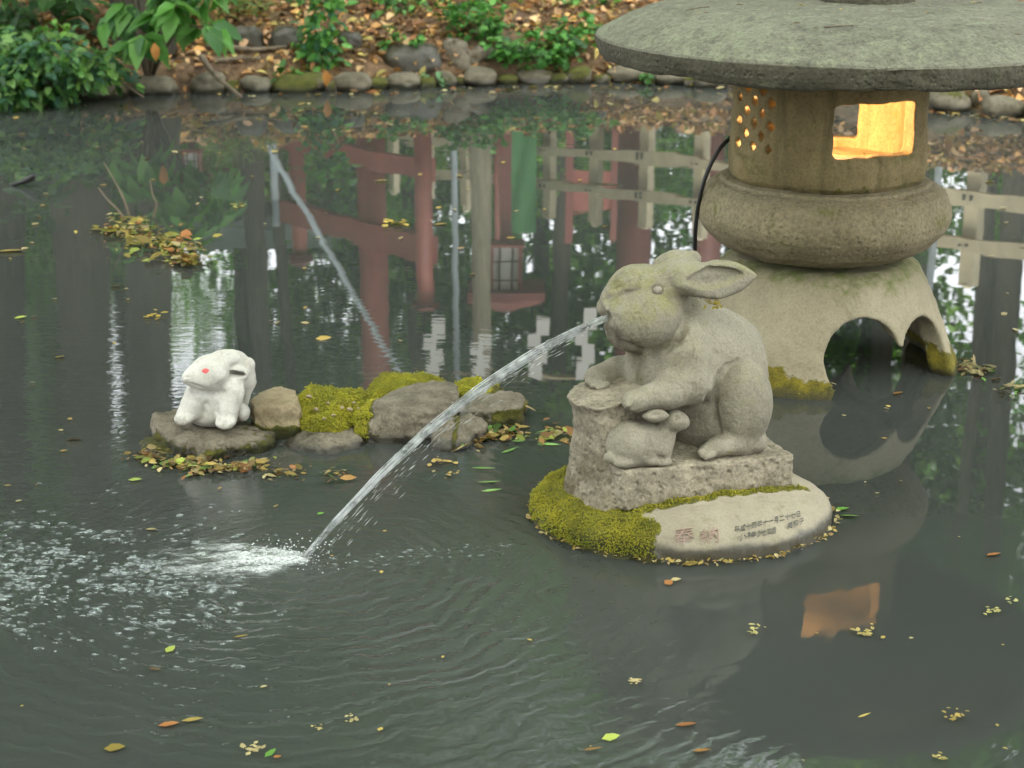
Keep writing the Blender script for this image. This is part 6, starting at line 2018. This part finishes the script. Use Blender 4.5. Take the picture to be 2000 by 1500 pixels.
mat_patch('leaves caught between the rocks at the right of the island', [(940, 822, 8), (985, 815, 8), (1015, 820, 8)], 120, 0.026, MIX, 0.03)
mat_patch('raft of yellow leaves floating on the calm water at the left', [(230, 455, 14), (270, 455, 26), (310, 480, 24), (350, 505, 16), (375, 515, 8)], 560, 0.034, [YEL, YGR, (0.42, 0.34, 0.08), ORA, (0.30, 0.26, 0.05), CRM], 0.03)
mat_patch('thin line of leaves trailing from the lantern foot to the right', [(1870, 712, 8), (1900, 722, 10), (1950, 745, 10), (1990, 775, 10)], 150, 0.028, [CRM, (0.30, 0.26, 0.14), BRN, (0.4, 0.33, 0.15), GRN], 0.01)
mat_patch('leaf crumbs along the waterline of the front lantern foot', [(1518, 765, 4), (1560, 772, 6), (1612, 765, 4)], 70, 0.020, MIX, 0.02)
mat_patch('leaf crumbs along the far waterline', [(440, 186, 6), (700, 182, 6), (950, 176, 6), (1200, 170, 6), (1400, 176, 5)], 170, 0.045, [CRM, YEL, ORA, BRN], 0.01)
mat_patch('leaf crumbs along the far waterline at the right', [(1815, 222, 4), (1900, 228, 5), (2000, 238, 5)], 60, 0.045, [CRM, YEL, ORA, BRN], 0.01)
# crumbs round the pedestal rim
aa = fl.uniform(math.pi * 0.98, math.pi * 2.02, 170)
P = np.c_[PX + np.cos(aa) * (PR + 0.004 + fl.uniform(0, 0.012, 170)), PY + np.sin(aa) * (PRY + 0.004 + fl.uniform(0, 0.012, 170)), fl.uniform(0.003, 0.012, 170)]
D = np.c_[fl.normal(size=(170, 2)), fl.normal(size=170) * 0.3]
Ls = 0.012 * fl.uniform(0.5, 1.5, 170)
v, f = leaf_arrays(P, D, np.c_[fl.normal(size=(170, 2)) * 0.4, np.ones(170)], Ls, Ls * 0.3, 0.1)
c = np.repeat(np.array([CRM, YEL, (0.3, 0.2, 0.08), (0.40, 0.33, 0.16)])[fl.integers(0, 4, 170)], 8, 0)
tag(mk('leaf_crumbs', v, f, M['dry_leaf'], None, True, {'tint': c}, loc=(PX, PY, 0)), 'crumbs of leaves caught round the rim of the mossy pedestal', 'leaf crumbs', kind='stuff')
# twigs standing out of the raft
for lb, pts_ in (('tall bare twig standing out of the yellow leaf raft', [(258, 428), (242, 390), (222, 350), (203, 318)]), ('short bent twig standing at the right of the yellow leaf raft', [(294, 424), (306, 402), (298, 380), (293, 352)]), ('thin bare twig leaning left out of the yellow leaf raft', [(252, 428), (232, 412), (210, 390), (192, 366)])):
    b_ = on_z(*pts_[0])
    p_ = [on_y(a, q, b_[1] + 0.01 * k) for k, (a, q) in enumerate(pts_)]
    p_[0][2] = -0.03
    v, f = tube(spline(p_, 12), np.linspace(0.006, 0.003, 12), 6)
    tag(mk('twig', v, f, M['twig'], loc=tuple(b_)), lb, 'twig', 'twigs standing in the water')
p_ = [on_z(20, 362, 0.0), on_z(52, 352, 0.03), on_z(68, 342, 0.06)]
v, f = tube(spline(p_, 10), [0.01] * 4 + [0.016] * 4 + [0.012, 0.006], 7)
tag(mk('twig', v, f, M['cable'], loc=tuple(p_[0])), 'dark wet twig poking up from the water at the left edge', 'twig', 'twigs standing in the water')

# crumbs lying on the lantern roof, and moss hanging below the rabbit ear
def roof_z(x, y):
    r = math.hypot(x - RX, y - RY)
    return float(np.interp(r, [0.13, 0.28, 0.42, 0.55, 0.63, 0.68, 0.708], [1.110, 1.110, 1.107, 1.096, 1.078, 1.055, 1.040])) + 0.006
P, D = [], []
for k in range(60):
    a = fl.uniform(math.pi * 1.0, math.pi * 2.0); r = fl.uniform(0.2, 0.69)
    x, y = RX + r * math.cos(a), RY + r * math.sin(a)
    P.append((x, y, roof_z(x, y) + 0.002)); D.append((fl.normal(), fl.normal(), 0))
Ls = np.where(fl.uniform(size=60) < 0.25, 0.022, 0.009)
v, f = leaf_arrays(np.array(P), np.array(D, float), np.tile([[0, 0, 1.0]], (60, 1)), Ls, Ls * 0.3, 0.0)
c = np.repeat(np.array([YEL, CRM, BRN, (0.25, 0.16, 0.06)])[fl.integers(0, 4, 60)], 8, 0)
tag(mk('leaf_crumbs', v, f, M['dry_leaf'], None, True, {'tint': c}, loc=(RX, RY, 1.0)), 'crumbs of leaves scattered on the lantern roof', 'leaf crumbs', kind='stuff')
for lb, a_, b_ in (('thin dry stem lying on the left of the lantern roof', (1340, 20), (1385, 13)), ('thin dry stem lying on the middle of the lantern roof', (1610, 53), (1690, 49))):
    q = []
    for (px_, py_) in (a_, ((a_[0] + b_[0]) / 2, (a_[1] + b_[1]) / 2 - 1), b_):
        z = 1.1
        for _ in range(12):
            w = on_z(px_, py_, z); z = roof_z(w[0], w[1])
        q.append(on_z(px_, py_, z + 0.003))
    v, f = tube(spline(q, 8), 0.002, 5)
    tag(mk('dry_stem', v, f, M['twig'], loc=tuple(q[0])), lb, 'dry stem', 'dry stems on the lantern roof')
P = np.array([to_world(L_(a, b, 0.07 + 0.02 * fl.uniform())[None])[0] for a, b in zip(fl.uniform(1375, 1408, 22), fl.uniform(582, 600, 22))])
v, f = leaf_arrays(P, np.c_[fl.normal(size=(22, 2)), np.full(22, -0.6)], randdirs(22), np.full(22, 0.014), np.full(22, 0.003), 0.2)
tag(mk('leaf_crumbs', v, f, M['dry_leaf'], None, True, {'tint': np.repeat(np.array([(0.42, 0.34, 0.05)] * 22), 8, 0)}, loc=tuple(P[0])), 'yellow crumbs caught under the ear of the large stone rabbit', 'leaf crumbs', kind='stuff')
